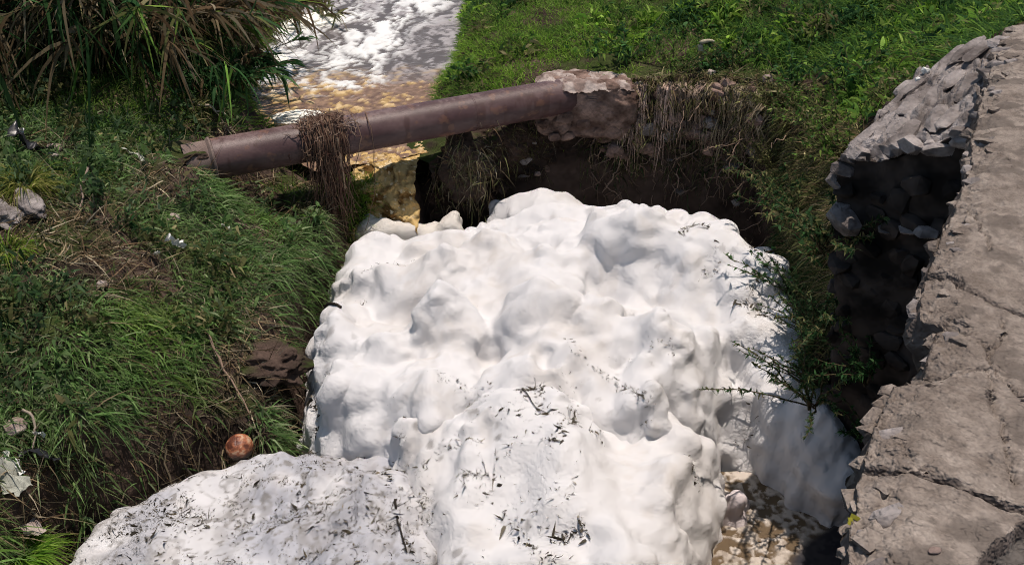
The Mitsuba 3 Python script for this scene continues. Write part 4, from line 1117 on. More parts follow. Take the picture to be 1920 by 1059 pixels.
# leafy weeds that stand up from the meadow in uneven patches
cxy = np.stack([rg.uniform(-0.8, 8.5, 420), rg.uniform(11.6, 20, 420)], -1)
cxy = np.vstack([cxy, np.stack([rg.uniform(3.3, 6.2, 110), rg.uniform(8.2, 12.0, 110)], -1)])
keep = (wet(cxy[:, 0], cxy[:, 1]) > 0.9) & (n2(cxy[:, 0], cxy[:, 1], 0.8, 201, 3) > -0.12) & (np.hypot((cxy[:, 0] - 1.0) / 1.3, (cxy[:, 1] - 12.1) / 0.7) > 1)
PP, DD, LL, CC = [], [], [], []
for c in cxy[keep]:
    n, r = int(rg.uniform(50, 130)), rg.uniform(0.12, 0.38)
    a = rg.uniform(0, 2 * np.pi, n)
    rr = r * np.sqrt(rg.random(n))
    x, y = c[0] + rr * np.cos(a), c[1] + rr * np.sin(a)
    PP.append(np.stack([x, y, ground_at(x, y) + rg.uniform(0.0, 0.28, n) * (1 - 0.6 * rr / r)], -1))
    DD.append(np.stack([np.cos(a), np.sin(a), 0 * a], -1) * rg.uniform(0.1, 0.9, (n, 1)) + rg.normal(0, 0.35, (n, 3)) + [0, 0, 0.7])
    LL.append(rg.uniform(0.07, 0.24, n))
    CC.append(palette([DARKG, GREENS, GREENS, BRIGHT, OLIVE][rg.integers(0, 5)], n, 0.25) * rg.uniform(0.7, 1.2))
PP, DD, LL, CC = np.vstack(PP), np.vstack(DD), np.concatenate(LL), np.vstack(CC)
v, f, c = blades(PP, DD, LL, LL * rg.uniform(0.10, 0.26, len(LL)), CC, 3, rg.uniform(0.2, 1.0, len(LL)), rg, tip=1)
add('meadow_weeds', (v, f), 'leaf_stuff', color=c)
tag('meadow_weeds', 'leafy weed patches of mixed greens standing in the meadow grass', 'weeds', kind='stuff')
cxy = np.stack([rg.uniform(-6.8, -2.2, 300), rg.uniform(4.2, 10.6, 300)], -1)
keep = (wet(cxy[:, 0], cxy[:, 1]) > 0.9) & (n2(cxy[:, 0], cxy[:, 1], 1.1, 205, 3) > -0.2) & (bare(cxy[:, 0], cxy[:, 1]) < 0.6)
PP, DD, LL, CC = [], [], [], []
for c in cxy[keep]:
    n, r = int(rg.uniform(16, 60)), rg.uniform(0.08, 0.24)
    a = rg.uniform(0, 2 * np.pi, n)
    rr = r * np.sqrt(rg.random(n))
    x, y = c[0] + rr * np.cos(a), c[1] + rr * np.sin(a)
    PP.append(np.stack([x, y, ground_at(x, y) + rg.uniform(0.04, 0.26, n)], -1))
    DD.append(rg.normal(0, 0.6, (n, 3)) + [0.2, -0.2, 0.5])
    LL.append(rg.uniform(0.05, 0.15, n))
    CC.append(palette([[(0.13, 0.20, 0.10), (0.09, 0.15, 0.06)], LEFT, OLIVE, DRY][rg.integers(0, 3)], n, 0.3) * rg.uniform(0.7, 1.15))
PP, DD, LL, CC = np.vstack(PP), np.vstack(DD), np.concatenate(LL), np.vstack(CC)
v, f, c = blades(PP, DD, LL, LL * rg.uniform(0.15, 0.42, len(LL)), CC, 3, rg.uniform(0.0, 0.8, len(LL)), rg, tip=1, curl=0.15)
add('bank_weeds', (v, f), 'leaf_stuff', color=c)
tag('bank_weeds', 'small broad leaved weeds scattered through the left bank grass', 'weeds', kind='stuff')
# tufts beside the brown fall
n = 3200
x, y = rg.uniform(-2.35, -1.74, n), rg.uniform(9.95, 10.75, n)
p = np.stack([x, y, np.maximum(ground_at(x, y), 0.35)], -1)
v, f, c = blades(p, rg.normal(0, 0.35, p.shape) + [0.25, -0.4, 0.9], rg.uniform(0.12, 0.40, n), rg.uniform(0.007, 0.014, n), palette(BRIGHT, n, 0.3) * 0.8, 3, 0.5, rg)
one('grass_tuft', (v, f), 'leaf_stuff', 'green grass tuft between the hanging dry vines and the brown fall', 'grass tuft', color=c)
v, f = smooth_rock((0.34, 0.26, 0.46), rg, 5, 0.7, 1.8)
one('earth_clod', (v + np.array((-0.623, 10.95, 1.108)), f), 'soil', 'brown earth lump with dry roots hanging under the pipe, right of the brown fall', 'earth clod', smooth=True)
n = 700
p = np.array((-0.616, 10.85, 1.195)) + rg.normal(0, 1, (n, 3)) * [0.22, 0.10, 0.26]
p[:, 1] = 10.72 - 0.05 * rg.random(n) + 0.5 * ((p[:, 0] - p[:, 0].mean()) ** 2)
v, f, c = blades(p, rg.normal(0, 0.6, (n, 3)) + [0, -0.3, -0.2], rg.uniform(0.05, 0.22, n), rg.uniform(0.006, 0.013, n), mixc(palette(DRY, n, 0.4) * 0.7, palette(OLIVE, n), (rg.random(n) < 0.35) * 1.0), 3, rg.uniform(0.3, 1.2, n), rg, curl=0.3)
labels[one('root_tangle', (v, f), 'dry_stuff', 'tangle of dry roots on the earth lump under the pipe', 'roots', color=c)]['kind'] = 'stuff'
# brown earth lump with weeds right of the fall
p, o = bank_point(rg.uniform(0.0, 1.9, 900), rg.uniform(0.02, 0.75, 900))
v, f, c = blades(p + o * 0.02, o * 0.5 + rg.normal(0, 0.6, p.shape), rg.uniform(0.05, 0.22, 900), rg.uniform(0.006, 0.014, 900), mixc(palette(DRY, 900, 0.3) * 0.55, palette(OLIVE, 900), (rg.random(900) < 0.55) * 1.0), 3, rg.uniform(0.2, 1.0, 900), rg, tip=1, curl=0.2)
one('weed_patch', (v, f), 'leaf_stuff', 'sparse dry weeds on the earth lump right of the brown fall', 'weeds', color=c)


# ---------------------------------------------------------------- reed clumps, upper left
def reeds(x, y, h, spread, n, cols, label, lean=(0.0, 0.0), dry=0.35, group=None, w=(0.022, 0.05), dark=1.0):
    key = thing('reed_clump', label, 'reeds', group)
    z = float(ground_at(np.array([x]), np.array([y]))[0])
    nst = max(14, n // 22)
    st, P, D, A = [], [], [], []
    for k in range(nst):
        a, r = rg.uniform(0, 2 * np.pi), spread * math.sqrt(rg.random()) * 0.55
        b = np.array([x + r * math.cos(a), y + r * math.sin(a), z - 0.05])
        out = np.array([math.cos(a) + lean[0], math.sin(a) + lean[1], 0]) * rg.uniform(0.25, 0.95)
        L, s_ = h * rg.uniform(0.6, 1.1), np.linspace(0, 1, 12)[:, None]
        c = b + (np.array([0, 0, 1.0]) * s_ + out * s_ ** 1.6 - np.array([0, 0, 1.0]) * rg.uniform(0.15, 0.75) * s_ ** 2.4) * L + np.cumsum(rg.normal(0, 0.010, (12, 3)), 0)
        st.append(c)
        m = 22
        i = np.clip((np.sqrt(rg.uniform(0.02, 1, m)) * 11).astype(int), 0, 10)
        P.append(c[i] + (c[i + 1] - c[i]) * rg.random((m, 1)))
        D.append(unit(c[i + 1] - c[i]) * 0.9 + rg.normal(0, 0.42, (m, 3)) + [0, 0, 0.05])
        A.append(np.full(m, rg.random() < dry) | (rg.random(m) < dry * 0.4))
    P, D, A = np.vstack(P), np.vstack(D), np.concatenate(A)
    col = np.where(A[:, None], palette(DRY, len(P), 0.35) * 0.6, palette(cols, len(P), 0.35)) * dark  # dark scales leaf colour down, painting shade into the corner clumps
    L = h * rg.uniform(0.16, 0.38, len(P))
    for nm, k in (('green_leaves', ~A), ('dry_leaves', A)):
        if k.sum():
            v, f, cc = blades(P[k], D[k], L[k], rg.uniform(*w, k.sum()), col[k], 4, rg.uniform(0.1, 0.9, k.sum()), rg, tip=1, curl=0.15)
            add(nm, (v, f), 'leaf_stuff', key, color=cc, kind='stuff')
    v, f, cc = tubes(st, 0.012, 0.004, [np.array([0.10, 0.085, 0.045]) * rg.uniform(0.6, 1.4) for _ in st], 5)
    add('stems', (v, f), 'dry_stuff', key, smooth=True, color=cc, kind='stuff')
    for i in rg.permutation(len(P))[:14]:                          # single large leaves on the outside
        v, f, cc = blades(P[i:i + 1], D[i:i + 1], np.array([h * 0.45]), np.array([0.045]), palette(cols if rg.random() < 0.5 else DRY, 1, 0.2) * 0.8, 7, 0.8, rg, tip=1)
        add('leaf', (v, f), 'leaf_stuff', key, color=cc)
    return key


reeds(-4.95, 11.9, 2.0, 0.9, 2300, DARKG + GREENS + OLIVE, 'nearest big reed clump, with drooping dry fronds, left of the rapids', lean=(0.25, -0.3), dry=0.5)
reeds(-5.6, 13.6, 2.4, 0.9, 2200, DARKG, 'tall dark reed clump right behind the nearest one', lean=(0.2, -0.2), dry=0.45)
reeds(-4.75, 13.2, 1.1, 0.7, 1800, GREENS, 'low green reed clump leaning over the rapids', lean=(0.35, -0.3), dry=0.12)
reeds(-3.75, 11.3, 0.75, 0.6, 1100, DARKG, 'short dark green reed tuft beside the pipe, overhanging the stream', lean=(0.45, -0.3), dry=0.2)
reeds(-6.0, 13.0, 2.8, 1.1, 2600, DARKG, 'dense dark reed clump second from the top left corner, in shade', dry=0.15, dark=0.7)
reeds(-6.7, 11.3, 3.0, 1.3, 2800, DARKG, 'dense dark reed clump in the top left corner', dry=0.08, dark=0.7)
reeds(-3.8, 17.0, 1.0, 0.5, 500, OLIVE, 'olive tuft hanging over the water at the top border', lean=(0.2, -0.2), dry=0.3)


# ---------------------------------------------------------------- tussocks, leafy weeds, shrubs
def tussock(q, h, n, cols, label, lean=(0.3, -0.3), w=(0.007, 0.014)):
    q = np.array(q)
    q[2] = ground_at(q[:1], q[1:2])[0]
    a = rg.uniform(0, 2 * np.pi, n)
    r = 0.13 * np.sqrt(rg.random(n))
    p = q + np.stack([r * np.cos(a), r * np.sin(a), 0 * a], -1)
    d = np.stack([np.cos(a), np.sin(a), 0 * a], -1) * rg.uniform(0.2, 1.0, (n, 1)) + [lean[0], lean[1], 0.8]
    v, f, c = blades(p, d, h * rg.uniform(0.5, 1.1, n), rg.uniform(*w, n), palette(cols, n, 0.25), 4, rg.uniform(0.4, 1.1, n), rg)
    one('grass_tussock', (v, f), 'leaf_stuff', label, 'grass tussock', color=c)


YELLOW = [(0.26, 0.27, 0.07), (0.19, 0.23, 0.05), (0.34, 0.33, 0.12), (0.15, 0.20, 0.04)]
tussock((-4.809, 8.099, 2.15), 0.60, 420, YELLOW, 'yellow green tussock with long arching blades, below the dark rubbish heap')
tussock((-4.43, 8.556, 2.1), 0.42, 160, GREENS + YELLOW, 'smaller green tussock right of the yellow one', lean=(0.5, -0.2))
tussock((-4.579, 7.11, 1.9), 0.38, 300, YELLOW + BRIGHT, 'yellow green tussock under the grey boulder at the left border')
tussock((-3.738, 4.796, 0.85), 0.42, 420, BRIGHT, 'bright green tussock in the bottom left corner', lean=(0.3, -0.1))
tussock((1.55, 11.72, 2.25), 0.22, 240, YELLOW + BRIGHT, 'light green tussock right of the pale mortar cap', lean=(0.0, -0.4))


def leafy(q, h, n, leaf, cols, label, name='leafy_weed', cat='weed', nst=6, lean=(0.2, -0.3), on_ground=True, spread=0.5, dark=1.0):
    q = np.array(q, float)
    if on_ground:
        q[2] = ground_at(q[:1], q[1:2])[0] - 0.02
    key = thing(name, label, cat)
    st, P, D = [], [], []
    for k in range(nst):
        e = q + np.array([lean[0] + rg.normal(0, spread), lean[1] + rg.normal(0, spread), rg.uniform(0.5, 1.1)]) * h
        path = wiggle(q + rg.normal(0, 0.02, 3), e, 9, 0.012 * h + 0.004, rg, sag=-0.08 * h)
        st.append(path)
        m = n // nst
        t = rg.uniform(0.2, 1.0, m)
        i = np.clip((t * 8).astype(int), 0, 7)
        fr_ = (t * 8 - i)[:, None]
        P.append(path[i] * (1 - fr_) + path[i + 1] * fr_)
        D.append(unit(path[i + 1] - path[i]) * 0.5 + rg.normal(0, 0.75, (m, 3)) + [0, 0, 0.1])
    v, f, c = tubes(st, 0.008, 0.003, [np.array([0.09, 0.075, 0.045])] * nst, 5)
    add('stems', (v, f), 'dry_stuff', key, smooth=True, color=c)
    P, D = np.vstack(P), np.vstack(D)
    v, f, c = blades(P, D, leaf * rg.uniform(0.6, 1.2, len(P)), leaf * rg.uniform(0.22, 0.38, len(P)), palette(cols, len(P), 0.3) * dark, 3, rg.uniform(0.0, 0.5, len(P)), rg, tip=1, curl=0.1)
    add('foliage', (v, f), 'leaf_stuff', key, color=c, kind='stuff')
    return key


PALEG = [(0.09, 0.15, 0.07), (0.06, 0.11, 0.05), (0.13, 0.19, 0.10), (0.04, 0.08, 0.03)]
leafy((-4.383, 6.644, 1.7), 0.30, 60, 0.10, PALEG, 'broad leaved weed at the left border, below the brown earth patch')
leafy((-4.045, 6.532, 1.55), 0.34, 70, 0.11, PALEG, 'broad leaved weed on the green slope, right of the left border weed')
leafy((-4.002, 6.114, 1.5), 0.26, 50, 0.10, PALEG, 'broad leaved weed lowest on the left green slope')
leafy((-4.164, 8.22, 1.95), 0.34, 70, 0.11, PALEG, 'broad leaved green weed beside the brown earth patch, uphill')
leafy((-3.798, 7.779, 1.75), 0.30, 60, 0.10, DARKG + PALEG, 'dark leafy weed in the hollow right of the brown earth patch')
leafy((-5.638, 10.23, 2.35), 0.35, 40, 0.15, PALEG, 'pale leafy weed at the shade line near the left border', nst=4)
SHR = [(5.2, 0.10, 0.44, 704, 0.075, OLIVE, 'small brownish shrub under the right corner of the far rim'), (5.55, 0.40, 0.46, 704, 0.065, OLIVE, 'brownish olive shrub low in the corner between far wall and right bank'),
       (6.0, 0.08, 0.46, 836, 0.065, OLIVE + GREENS, 'olive shrub at the top of the right bank, under the bright grass'), (6.25, 0.45, 0.55, 924, 0.065, OLIVE + DARKG, 'dark olive shrub halfway down the right bank, above the foam edge'),
       (6.8, 0.10, 0.50, 924, 0.065, OLIVE + GREENS, 'leafy olive shrub high in the middle of the right bank'), (7.2, 0.42, 0.61, 1012, 0.065, OLIVE + DARKG, 'leafy shrub hanging down the middle of the right bank, tips lit by the sun'),
       (7.7, 0.12, 0.46, 792, 0.065, OLIVE + GREENS, 'olive shrub by the far corner of the stone wing wall'), (7.95, 0.62, 0.55, 660, 0.070, DARKG + PALEG, 'shaded shrub with long pale leaf spikes over the foam edge'),
       (8.45, 0.40, 0.46, 704, 0.075, DARKG + OLIVE, 'dark shrub against the stone wing wall, halfway up'), (8.75, 0.62, 0.50, 704, 0.050, DARKG + PALEG, 'dark shrub whose leaves stand out against the foam, below the wing wall'),
       (9.2, 0.66, 0.40, 528, 0.045, DARKG, 'lowest dark shrub, touching the foam nearest the slab')]
for s, t_, h, n, lf_, cols, lab in SHR:
    p, o = bank_point(np.array([s]), np.array([t_]))
    leafy(p[0] + o[0] * 0.05, h, n, lf_, cols, lab, 'shrub', 'shrub', nst=24, lean=(0.5 * o[0, 0], 0.5 * o[0, 1]), on_ground=False, spread=0.45)
for q, h, n, lf_, lab in (((2.56, 6.02, 1.0), 0.60, 800, 0.050, 'dark leafy shrub at the foot of the wing wall, hiding its left edge'), ((2.52, 6.08, 1.7), 0.55, 800, 0.050, 'dark shrub growing out of the wing wall corner, above the foot shrub'), ((2.47, 6.16, 2.45), 0.42, 560, 0.065, 'olive weed bush clinging to the wing wall corner just below its top')):
    leafy(q, h, n, lf_, DARKG + OLIVE + PALEG, lab, 'shrub', 'shrub', nst=12, lean=(-0.45, -0.55), on_ground=False, spread=0.5)
for q, h, n, lab in (((2.80, 5.72, 1.5), 0.40, 500, 'dark weed bush in the shade of the slab, high on the wing wall face'), ((2.92, 5.62, 0.95), 0.34, 420, 'dark weed bush in the shade of the slab, low above the foam')):
    leafy(q, h, n, 0.06, DARKG, lab, 'shrub', 'shrub', nst=14, lean=(-0.4, -0.4), on_ground=False, spread=0.5)
for q, lab in (((3.25, 6.95, 0), 'olive weed bush squeezed behind the near corner of the wing wall'), ((3.5, 7.5, 0), 'olive weed bush on the bank top, second from the wing wall corner'), ((3.62, 8.2, 0), 'green weed bush at the bank top beside the bright embankment grass')):
    leafy(q, 0.38, 360, 0.075, OLIVE + GREENS, lab, 'shrub', 'shrub', nst=12, lean=(-0.3, -0.1), spread=0.5)
leafy((2.135, 11.645, 2.36), 0.55, 420, 0.07, OLIVE + GREENS, 'low olive bush on the meadow, left of the pale dead stalk', 'shrub', 'shrub', nst=12, lean=(0, 0), spread=0.7)
leafy((2.896, 11.57, 2.36), 0.5, 420, 0.07, DARKG + OLIVE, 'low dark bush on the meadow, right of the pale dead stalk', 'shrub', 'shrub', nst=12, lean=(0, 0), spread=0.7)
for q, h, lab in (((1.586, 12.108, 2.7), 0.5, 'dark green weed clump in the middle of the bright meadow'), ((3.431, 10.643, 3), 0.6, 'dark green weed clump on the meadow near the top border'), ((3.806, 9.629, 3.2), 0.55, 'dark green weed clump on the slope below the slab end'), ((-0.615, 12.686, 2.1), 0.25, 'small weed clump between rapids and pipe')):
    leafy(q, h, 420, 0.10, DARKG + GREENS, lab, 'weed_clump', 'weeds', nst=14, lean=(0, 0), spread=0.7)
# the pale dead stalk with its bent head
q = np.array((2.509, 11.72, 2.36))
q[2] = ground_at(q[:1], q[1:2])[0]
tt = np.linspace(0, 1, 16)
v1 = tube(q + np.stack([0.02 * np.sin(tt * 9) + 0.14 * sstep(0.6, 1.0, tt), -0.02 * tt, 0.36 * np.sin(tt * 1.9)], -1), 0.012 + 0.024 * np.sin(np.pi * np.clip(tt * 0.9 + 0.1, 0, 1)), sides=9)
one('dead_stalk', v1, 'dead_wood', 'pale dead stalk with a bent head standing in the meadow bushes', 'stalk', smooth=True)

# ---------------------------------------------------------------- litter, rocks, ball, sticks on the left bank
def on(q, up=0.0):
    q = np.array(q, float)
    q[2] = ground_at(q[:1], q[1:2])[0] + up
    return q


def crumple(w, h, amp, n=14, seed=0):
    x, y = np.meshgrid(np.linspace(-w, w, n), np.linspace(-h, h, n), indexing='ij')
    z = amp * 2 * n2(x, y, 2.2 / max(w, h) * 0.5, seed) + amp * n2(x, y, 5 / max(w, h) * 0.5, seed + 1)
    x2, y2 = x + amp * n2(x, y, 4, seed + 2), y + amp * n2(x, y, 4, seed + 3)
    m = trimesh.Trimesh(np.stack([x2, y2, z], -1).reshape(-1, 3), grid_faces(n, n), process=False)
    return np.array(m.vertices), np.array(m.faces)


def lit(name, q, w, h, amp, mat, label, cat, yaw=0.0, seed=1, tilt=0.4, up=0.10):
    v, f = crumple(w, h, amp, seed=seed)
    return one(name, (spin(v, yaw, tilt, -0.5) + on(q, up), f), mat, label, cat, smooth=True)


lit('paper_scrap', (-3.291, 7.702, 1.5), 0.085, 0.06, 0.05, 'plastic_white', 'crumpled white paper scrap in the middle of the left bank', 'litter', 0.5, 3, 0.6, 0.16)
lit('plastic_strip', (-3.395, 7.47, 1.45), 0.02, 0.075, 0.02, 'plastic_white', 'thin white plastic strip below the crumpled paper scrap', 'litter', 0.4, 5, 0.5, 0.14)
lit('plastic_scrap', (-3.002, 8.332, 1.4), 0.045, 0.035, 0.03, 'plastic_dull', 'small pale scrap in the grass right above the crumpled paper', 'litter', 0.1, 7, 0.5, 0.14)
lit('plastic_bag', (-3.773, 5.068, 1.1), 0.15, 0.07, 0.08, 'plastic_dull', 'dirty white plastic bag on the bank at the left border', 'litter', -0.5, 9, 0.5, 0.14)
lit('plastic_scrap', (-3.788, 5.178, 1.15), 0.11, 0.025, 0.04, 'plastic_white', 'folded white film strip above the dirty plastic bag', 'litter', -0.6, 11, 0.5, 0.14)
lit('cardboard_scrap', (-3.723, 4.974, 1), 0.14, 0.08, 0.05, 'mortar', 'tan torn cardboard under the dirty plastic bag', 'litter', -0.4, 13, 0.4, 0.08)
lit('film_heap', (-3.669, 5.366, 1.05), 0.15, 0.11, 0.10, 'plastic_black', 'black plastic film right of the dirty white bag', 'litter', 0.2, 15, 0.4, 0.09)
lit('plastic_scrap', (-3.688, 5.41, 1.1), 0.045, 0.032, 0.03, 'plastic_white', 'small white scrap on the black plastic film', 'litter', 0.7, 17, 0.5, 0.15)
lit('film_heap', (-5.019, 8.749, 2.2), 0.22, 0.12, 0.12, 'plastic_black', 'dark rubbish heap with pale stones, upper left bank', 'litter', 0.1, 19, 0.4, 0.12)
lit('plastic_scrap', (-5.131, 8.749, 2.2), 0.06, 0.05, 0.05, 'plastic_white', 'pale scrap at the left side of the dark rubbish heap', 'litter', 0.3, 21, 0.4, 0.22)
lit('cardboard_scrap', (-4.052, 9.001, 1.9), 0.17, 0.045, 0.05, 'plastic_dull', 'long pale grey cardboard scrap uphill of the pipe joint', 'litter', -0.35, 23, 0.3, 0.12)
for q, s_, lab in (((-4.876, 8.895, 2.25), 0.075, 'pale round stone on the right of the dark rubbish heap, the upper one'), ((-4.826, 8.719, 2.2), 0.06, 'pale round stone on the right of the dark rubbish heap, the lower one'), ((-3.882, 5.429, 1.25), 0.085, 'pale stone near the left border, above the dirty plastic bag'),
                   ((-3.466, 8.196, 1.6), 0.06, 'grey stone uphill of the crumpled white paper'), ((-3.702, 6.929, 1.5), 0.045, 'small grey stone in the left green slope')):
    v, f = smooth_rock((s_ * 1.15, s_, s_ * 0.75), rg, 3, 0.3)
    one('stone', (v + on(q, s_ * 0.35), f), 'mortar', lab, 'stone', smooth=True)
v, f = smooth_rock((0.24, 0.16, 0.11), rg, 4, 0.6)
one('boulder', (spin(v, -0.6, 0.25) + on((-4.847, 7.6, 2), 0.02), f), 'stone', 'grey boulder at the left border above a dark hollow', 'boulder', smooth=True)
v, f = smooth_rock((0.22, 0.10, 0.09), rg, 4, 0.5)
one('boulder', (spin(v, -0.7, 0.3) + on((-4.619, 7.741, 2), 0.06), f), 'stone', 'elongated grey rock right of the boulder at the left border', 'boulder', smooth=True)
v, f = smooth_rock((0.36, 0.27, 0.18), rg, 5, 0.55, 2.2)
one('earth_clod', (np.array((-2.332, 6.894, 0.78)) + v + [-0.02, 0.10, -0.02], f), 'soil', 'brown overhanging earth clod above the orange ball, by the foam', 'earth clod', smooth=True)
sticks = [((-3.852, 10.365, 1.75), (-3.51, 10.438, 1.75), 0.022, (0.46, 0.38, 0.30), 0.12, 'pale peeled stick lying at the buried pipe end'), ((-3.034, 6.057, 0.9), (-2.933, 5.663, 0.5), 0.014, (0.16, 0.13, 0.09), 0.10, 'grey leaning stick in the grass above the speckled foam'),
          ((-2.976, 5.964, 0.8), (-2.566, 5.793, 0.55), 0.012, (0.06, 0.05, 0.04), 0.08, 'dark stick reaching down to the speckled foam'), ((-3.424, 5.232, 0.7), (-3.068, 5.908, 0.7), 0.010, (0.18, 0.14, 0.10), 0.10, 'thin brown stick across the dark hollow near the black film'),
          ((-2.838, 6.93, 1), (-2.364, 6.32, 0.6), 0.013, (0.24, 0.17, 0.13), 0.10, 'bare brown root hanging down the earth clod'), ((-2.9, 7.853, 1.1), (-2.244, 6.936, 0.75), 0.010, (0.26, 0.20, 0.13), 0.16, 'looping pale root above the earth clod'),
          ((-3.822, 5.5, 1.1), (-3.722, 5.299, 1), 0.012, (0.30, 0.25, 0.20), 0.14, 'short pale twig between white bag and black film'), ((-4.354, 8.487, 1.95), (-4.186, 7.796, 1.8), 0.014, (0.22, 0.17, 0.14), 0.10, 'grey dead branch on the brown earth patch')]
for a, b, r, c, up, lab in sticks:
    a, b = on(a, up), on(b, up)
    v, f = tube(wiggle(a, b, 10, 0.018, rg, sag=-0.03), r, r * 0.5, 7)
    one('stick', (v, f), 'dry_stuff', lab, 'stick', smooth=True, color=np.tile(c, (len(v), 1)))
ball = thing('ball', 'worn orange brown ball wedged between bank and speckled foam', 'ball')
m = trimesh.creation.icosphere(subdivisions=5)
v = np.array(m.vertices)
groove = np.minimum.reduce([np.abs(v @ unit(np.array(a))) for a in ((1, 0.2, 0.1), (-0.2, 1, 0.3), (0.1, -0.3, 1))])
v = v * (0.120 - 0.004 * sstep(0.035, 0.0, groove) + 0.006 * (fbm(v * 3, 3, 8) - 0.5))[:, None]
bp = np.array((-2.409, 6.063, 0.52))
add('skin', (v + bp, np.array(m.faces)), 'ball_skin', ball, smooth=True)
# white froth on the stream behind the pipe and at its left edge
for q, sz, lab in (((-2.972, 11.845, 1.5), (0.34, 0.16, 0.10), 'white froth clump on the stream right behind the pipe'), ((-3.873, 14.316, 1.55), (0.22, 0.42, 0.12), 'cream froth ridge along the left edge of the rapids, nearest the reeds'), ((-3.665, 16.665, 1.62), (0.75, 0.36, 0.16), 'cream froth ridge at the left of the rapids, under the top border')):
    v, f = smooth_rock((1, 1, 1), rg, 5, 0.0)
    v = v + unit(v) * (0.5 * (np.abs(fbm(v * 2.6 + sz[0] * 30, 4, 5) - 0.5)) + 0.35 * (fbm(v * 6 + sz[1] * 9, 3, 6) - 0.5))[:, None]
    yaw = 0.9 if 'top border' in lab else 0.2
    one('froth_clump', (spin(v * sz, yaw) + np.array(q), f), 'foam_stuff', lab, 'froth', smooth=True, color=np.tile((0.85, 0.84, 0.76), (len(v), 1)))

# ---------------------------------------------------------------- twigs and flecks on the foam
rg = np.random.default_rng(131)
CHAIN_XY = [([(-1.64, 8.392), (-1.517, 8.568), (-1.312, 8.592), (-0.937, 8.392)], 26, 1.0), ([(0.022, 5.889), (0.113, 6.012), (0.228, 6.063), (0.386, 6.034)], 40, 1.0), ([(0.066, 5.797), (0.184, 5.989), (0.298, 5.481)], 50, 1.2), ([(0.216, 5.593), (0.429, 5.56), (0.648, 5.613), (0.754, 5.593)], 46, 1.2), ([(0.308, 5.212), (0.377, 5.366), (0.481, 5.56), (0.504, 5.728)], 50, 1.3), ([(-0.147, 5.197), (-0.042, 5.269), (0.064, 5.36)], 24, 1.1), ([(-0.416, 5.138), (-0.292, 5.15), (-0.166, 5.121)], 40, 1.2), ([(-0.73, 5.391), (-0.567, 5.517), (-0.434, 5.485), (-0.26, 5.453)], 60, 1.0), ([(-1.134, 5.517), (-0.988, 5.391), (-0.931, 5.092), (-0.813, 4.761), (-0.733, 4.555)], 90, 1.3), ([(-0.133, 5.646), (0.044, 5.613), (0.208, 5.304), (0.331, 5.255)], 36, 1.0), ([(0.263, 4.522), (0.374, 4.497), (0.493, 4.599), (0.507, 4.522)], 46, 1.2), ([(-0.08, 4.787), (0.078, 4.657), (0.181, 4.256), (0.346, 4.303)], 60, 1.3), ([(0.51, 6.641), (0.57, 6.435), (0.705, 6.339)], 20, 1.0), ([(0.728, 6.339), (0.921, 6.161), (1.073, 5.903), (1.126, 5.797)], 80, 1.0), ([(0.862, 6.516), (1.092, 6.435), (1.389, 6.516), (1.397, 6.199)], 40, 1.0), ([(1.373, 9.296), (1.569, 9.366), (1.616, 9.158)], 24, 1.1), ([(1.75, 8.335), (1.983, 8.515), (2.077, 8.394)], 50, 1.1), ([(2.09, 8.161), (2.091, 7.883), (1.825, 7.938)], 30, 1.0), ([(2.411, 8.892), (2.623, 8.763), (2.83, 8.638)], 50, 1.0), ([(2.481, 8.394), (2.545, 7.938), (2.338, 7.517)], 60, 1.2), ([(2.242, 7.568), (2.473, 7.417), (2.657, 7.319)], 60, 1.2), ([(-2.007, 7.025), (-1.838, 6.681), (-1.709, 6.518), (-1.848, 6.361)], 60, 1.6), ([(1.421, 5.462), (1.452, 5.398), (1.488, 5.366)], 14, 1.2), ([(0.471, 5.182), (0.466, 4.893), (0.386, 4.73)], 14, 0.8), ([(-1.558, 8.222), (-1.705, 8.056), (-1.898, 8.024)], 18, 1.0), ([(2.435, 6.857), (2.444, 6.516)], 20, 1.0), ([(2.137, 6.857), (2.28, 6.435), (2.09, 6.435)], 26, 1.2)]
PX, SZ = [], []


def chain_points(c, num):
    """points along a polyline on the foam: the corners are given as seen, on the plane z = 1"""
    c = np.asarray(c, float)
    t = rg.uniform(0, len(c) - 1.001, num)
    i = t.astype(int)
    return c[i] + (c[i + 1] - c[i]) * (t - i)[:, None] + rg.normal(0, 0.025, (num, 2))


for c, num, s_ in CHAIN_XY:
    num = int(num * 2.6)
    q = chain_points(c, num)
    PX.append(q)
    SZ.append(s_ * rg.choice([0.5, 0.8, 1.2], num))
n = 52000                                                            # the speckled sheet
q = np.stack([rg.uniform(-3.6, -0.6, n), rg.uniform(3.6, 6.2, n)], -1)
k = sdist(sheet_outline, q[:, 0], q[:, 1]) > 0.04
k &= rg.random(n) < sstep(-0.25, 0.45, n2(q[:, 0], q[:, 1], 4.5, 191, 3))
PX.append(q[k])
SZ.append(rg.choice([0.35, 0.5, 0.8, 1.5], k.sum(), p=[0.35, 0.35, 0.25, 0.05]))
n = 15000
q = np.stack([rg.uniform(-1.2, 1.0, n), rg.uniform(3.8, 6.3, n)], -1)
k = (sdist(front_outline, q[:, 0], q[:, 1]) > 0.04) & (rg.random(n) < sstep(0.05, 0.5, n2(q[:, 0], q[:, 1], 3.4, 193, 3)) * sstep(0.7, -0.3, q[:, 0]))
PX.append(q[k])
SZ.append(rg.choice([0.35, 0.5, 0.8, 1.6], k.sum(), p=[0.35, 0.35, 0.24, 0.06]))
q, sz = np.vstack(PX), np.concatenate(SZ)
z = foam_top(q[:, 0], q[:, 1])
zn = np.mean([foam_top(q[:, 0] + 0.07 * math.cos(a), q[:, 1] + 0.07 * math.sin(a)) for a in np.arange(6) * math.pi / 3], 0)
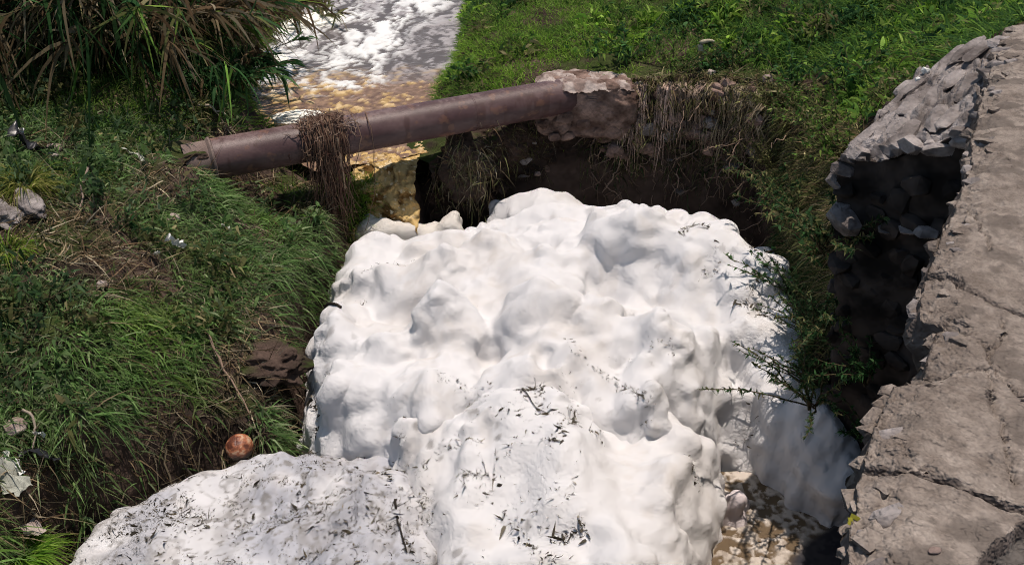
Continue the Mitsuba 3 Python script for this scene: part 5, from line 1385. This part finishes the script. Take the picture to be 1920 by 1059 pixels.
k = (z > 0.2) & (rg.random(len(q)) < np.clip(0.65 + 22 * (zn - z), 0.40, 1))      # they gather in the hollows
q, sz, z = q[k], sz[k], z[k]
d = rg.normal(size=(len(q), 3)) * [1, 1, 0.25]
L = rg.uniform(0.012, 0.055, len(q)) * sz
v, f, c = blades(np.stack([q[:, 0], q[:, 1], z + 0.006], -1), d, L, L * rg.uniform(0.10, 0.38, len(q)), palette([(0.035, 0.032, 0.026), (0.06, 0.05, 0.035), (0.10, 0.09, 0.07)], len(q), 0.5), 3, 0.1, rg, tip=1, curl=0.5)
add('foam_flecks', (v, f), 'dry_stuff', color=c)
tag('foam_flecks', 'dark plant flecks and twig bits lying on the foam', 'flecks', kind='stuff')


def foam_path(c, up=0.02, n=14):
    c = np.asarray(c, float)
    t = np.linspace(0, len(c) - 1, n)
    q = np.stack([np.interp(t, np.arange(len(c)), c[:, k]) for k in (0, 1)], -1)
    return np.concatenate([q, np.maximum(foam_top(q[:, 0], q[:, 1]), 0.5)[:, None] + up], -1)


arch = np.array([(2.074, 7.75, 0.776), (2.097, 7.9, 0.879), (2.16, 8.05, 0.984), (2.321, 8.25, 1.065), (2.545, 8.45, 1.099), (2.765, 8.6, 1.11), (2.912, 8.7, 1.084)])
v, f = tube(arch, 0.012, 0.012, 7)
twig = thing('arched_twig', 'dark arched twig bending out from the right bank over the foam', 'twig')
add('stem', (v, f), 'dry_stuff', twig, smooth=True, color=np.tile((0.045, 0.04, 0.03), (len(v), 1)))
P = arch[rg.integers(0, len(arch), 26)] + rg.normal(0, 0.03, (26, 3))
v, f, c = blades(P, rg.normal(size=(26, 3)), 0.075, 0.022, palette(DARKG, 26), 3, 0.2, rg, tip=1)
add('leaves', (v, f), 'leaf_stuff', twig, color=c)
for c_, r, lab in ((((-1.728, 7.628), (-2.011, 7.9), (-2.178, 7.976)), 0.016, 'dark stick poking from the left bank into the foam'), (((-0.908, 5.114), (-0.856, 4.863), (-0.756, 4.556)), 0.010, 'dark bent twig in the crease between speckled sheet and front mound'),
                   (((0.067, 5.909), (0.196, 5.653), (0.301, 5.534)), 0.005, 'dark twig on the crown of the front foam mound')):
    p = foam_path(c_, 0.012)
    v, f = tube(p, r, r * 0.5, 6)
    one('stick', (v, f), 'dry_stuff', lab, 'stick', smooth=True, color=np.tile((0.035, 0.03, 0.026), (len(v), 1)))
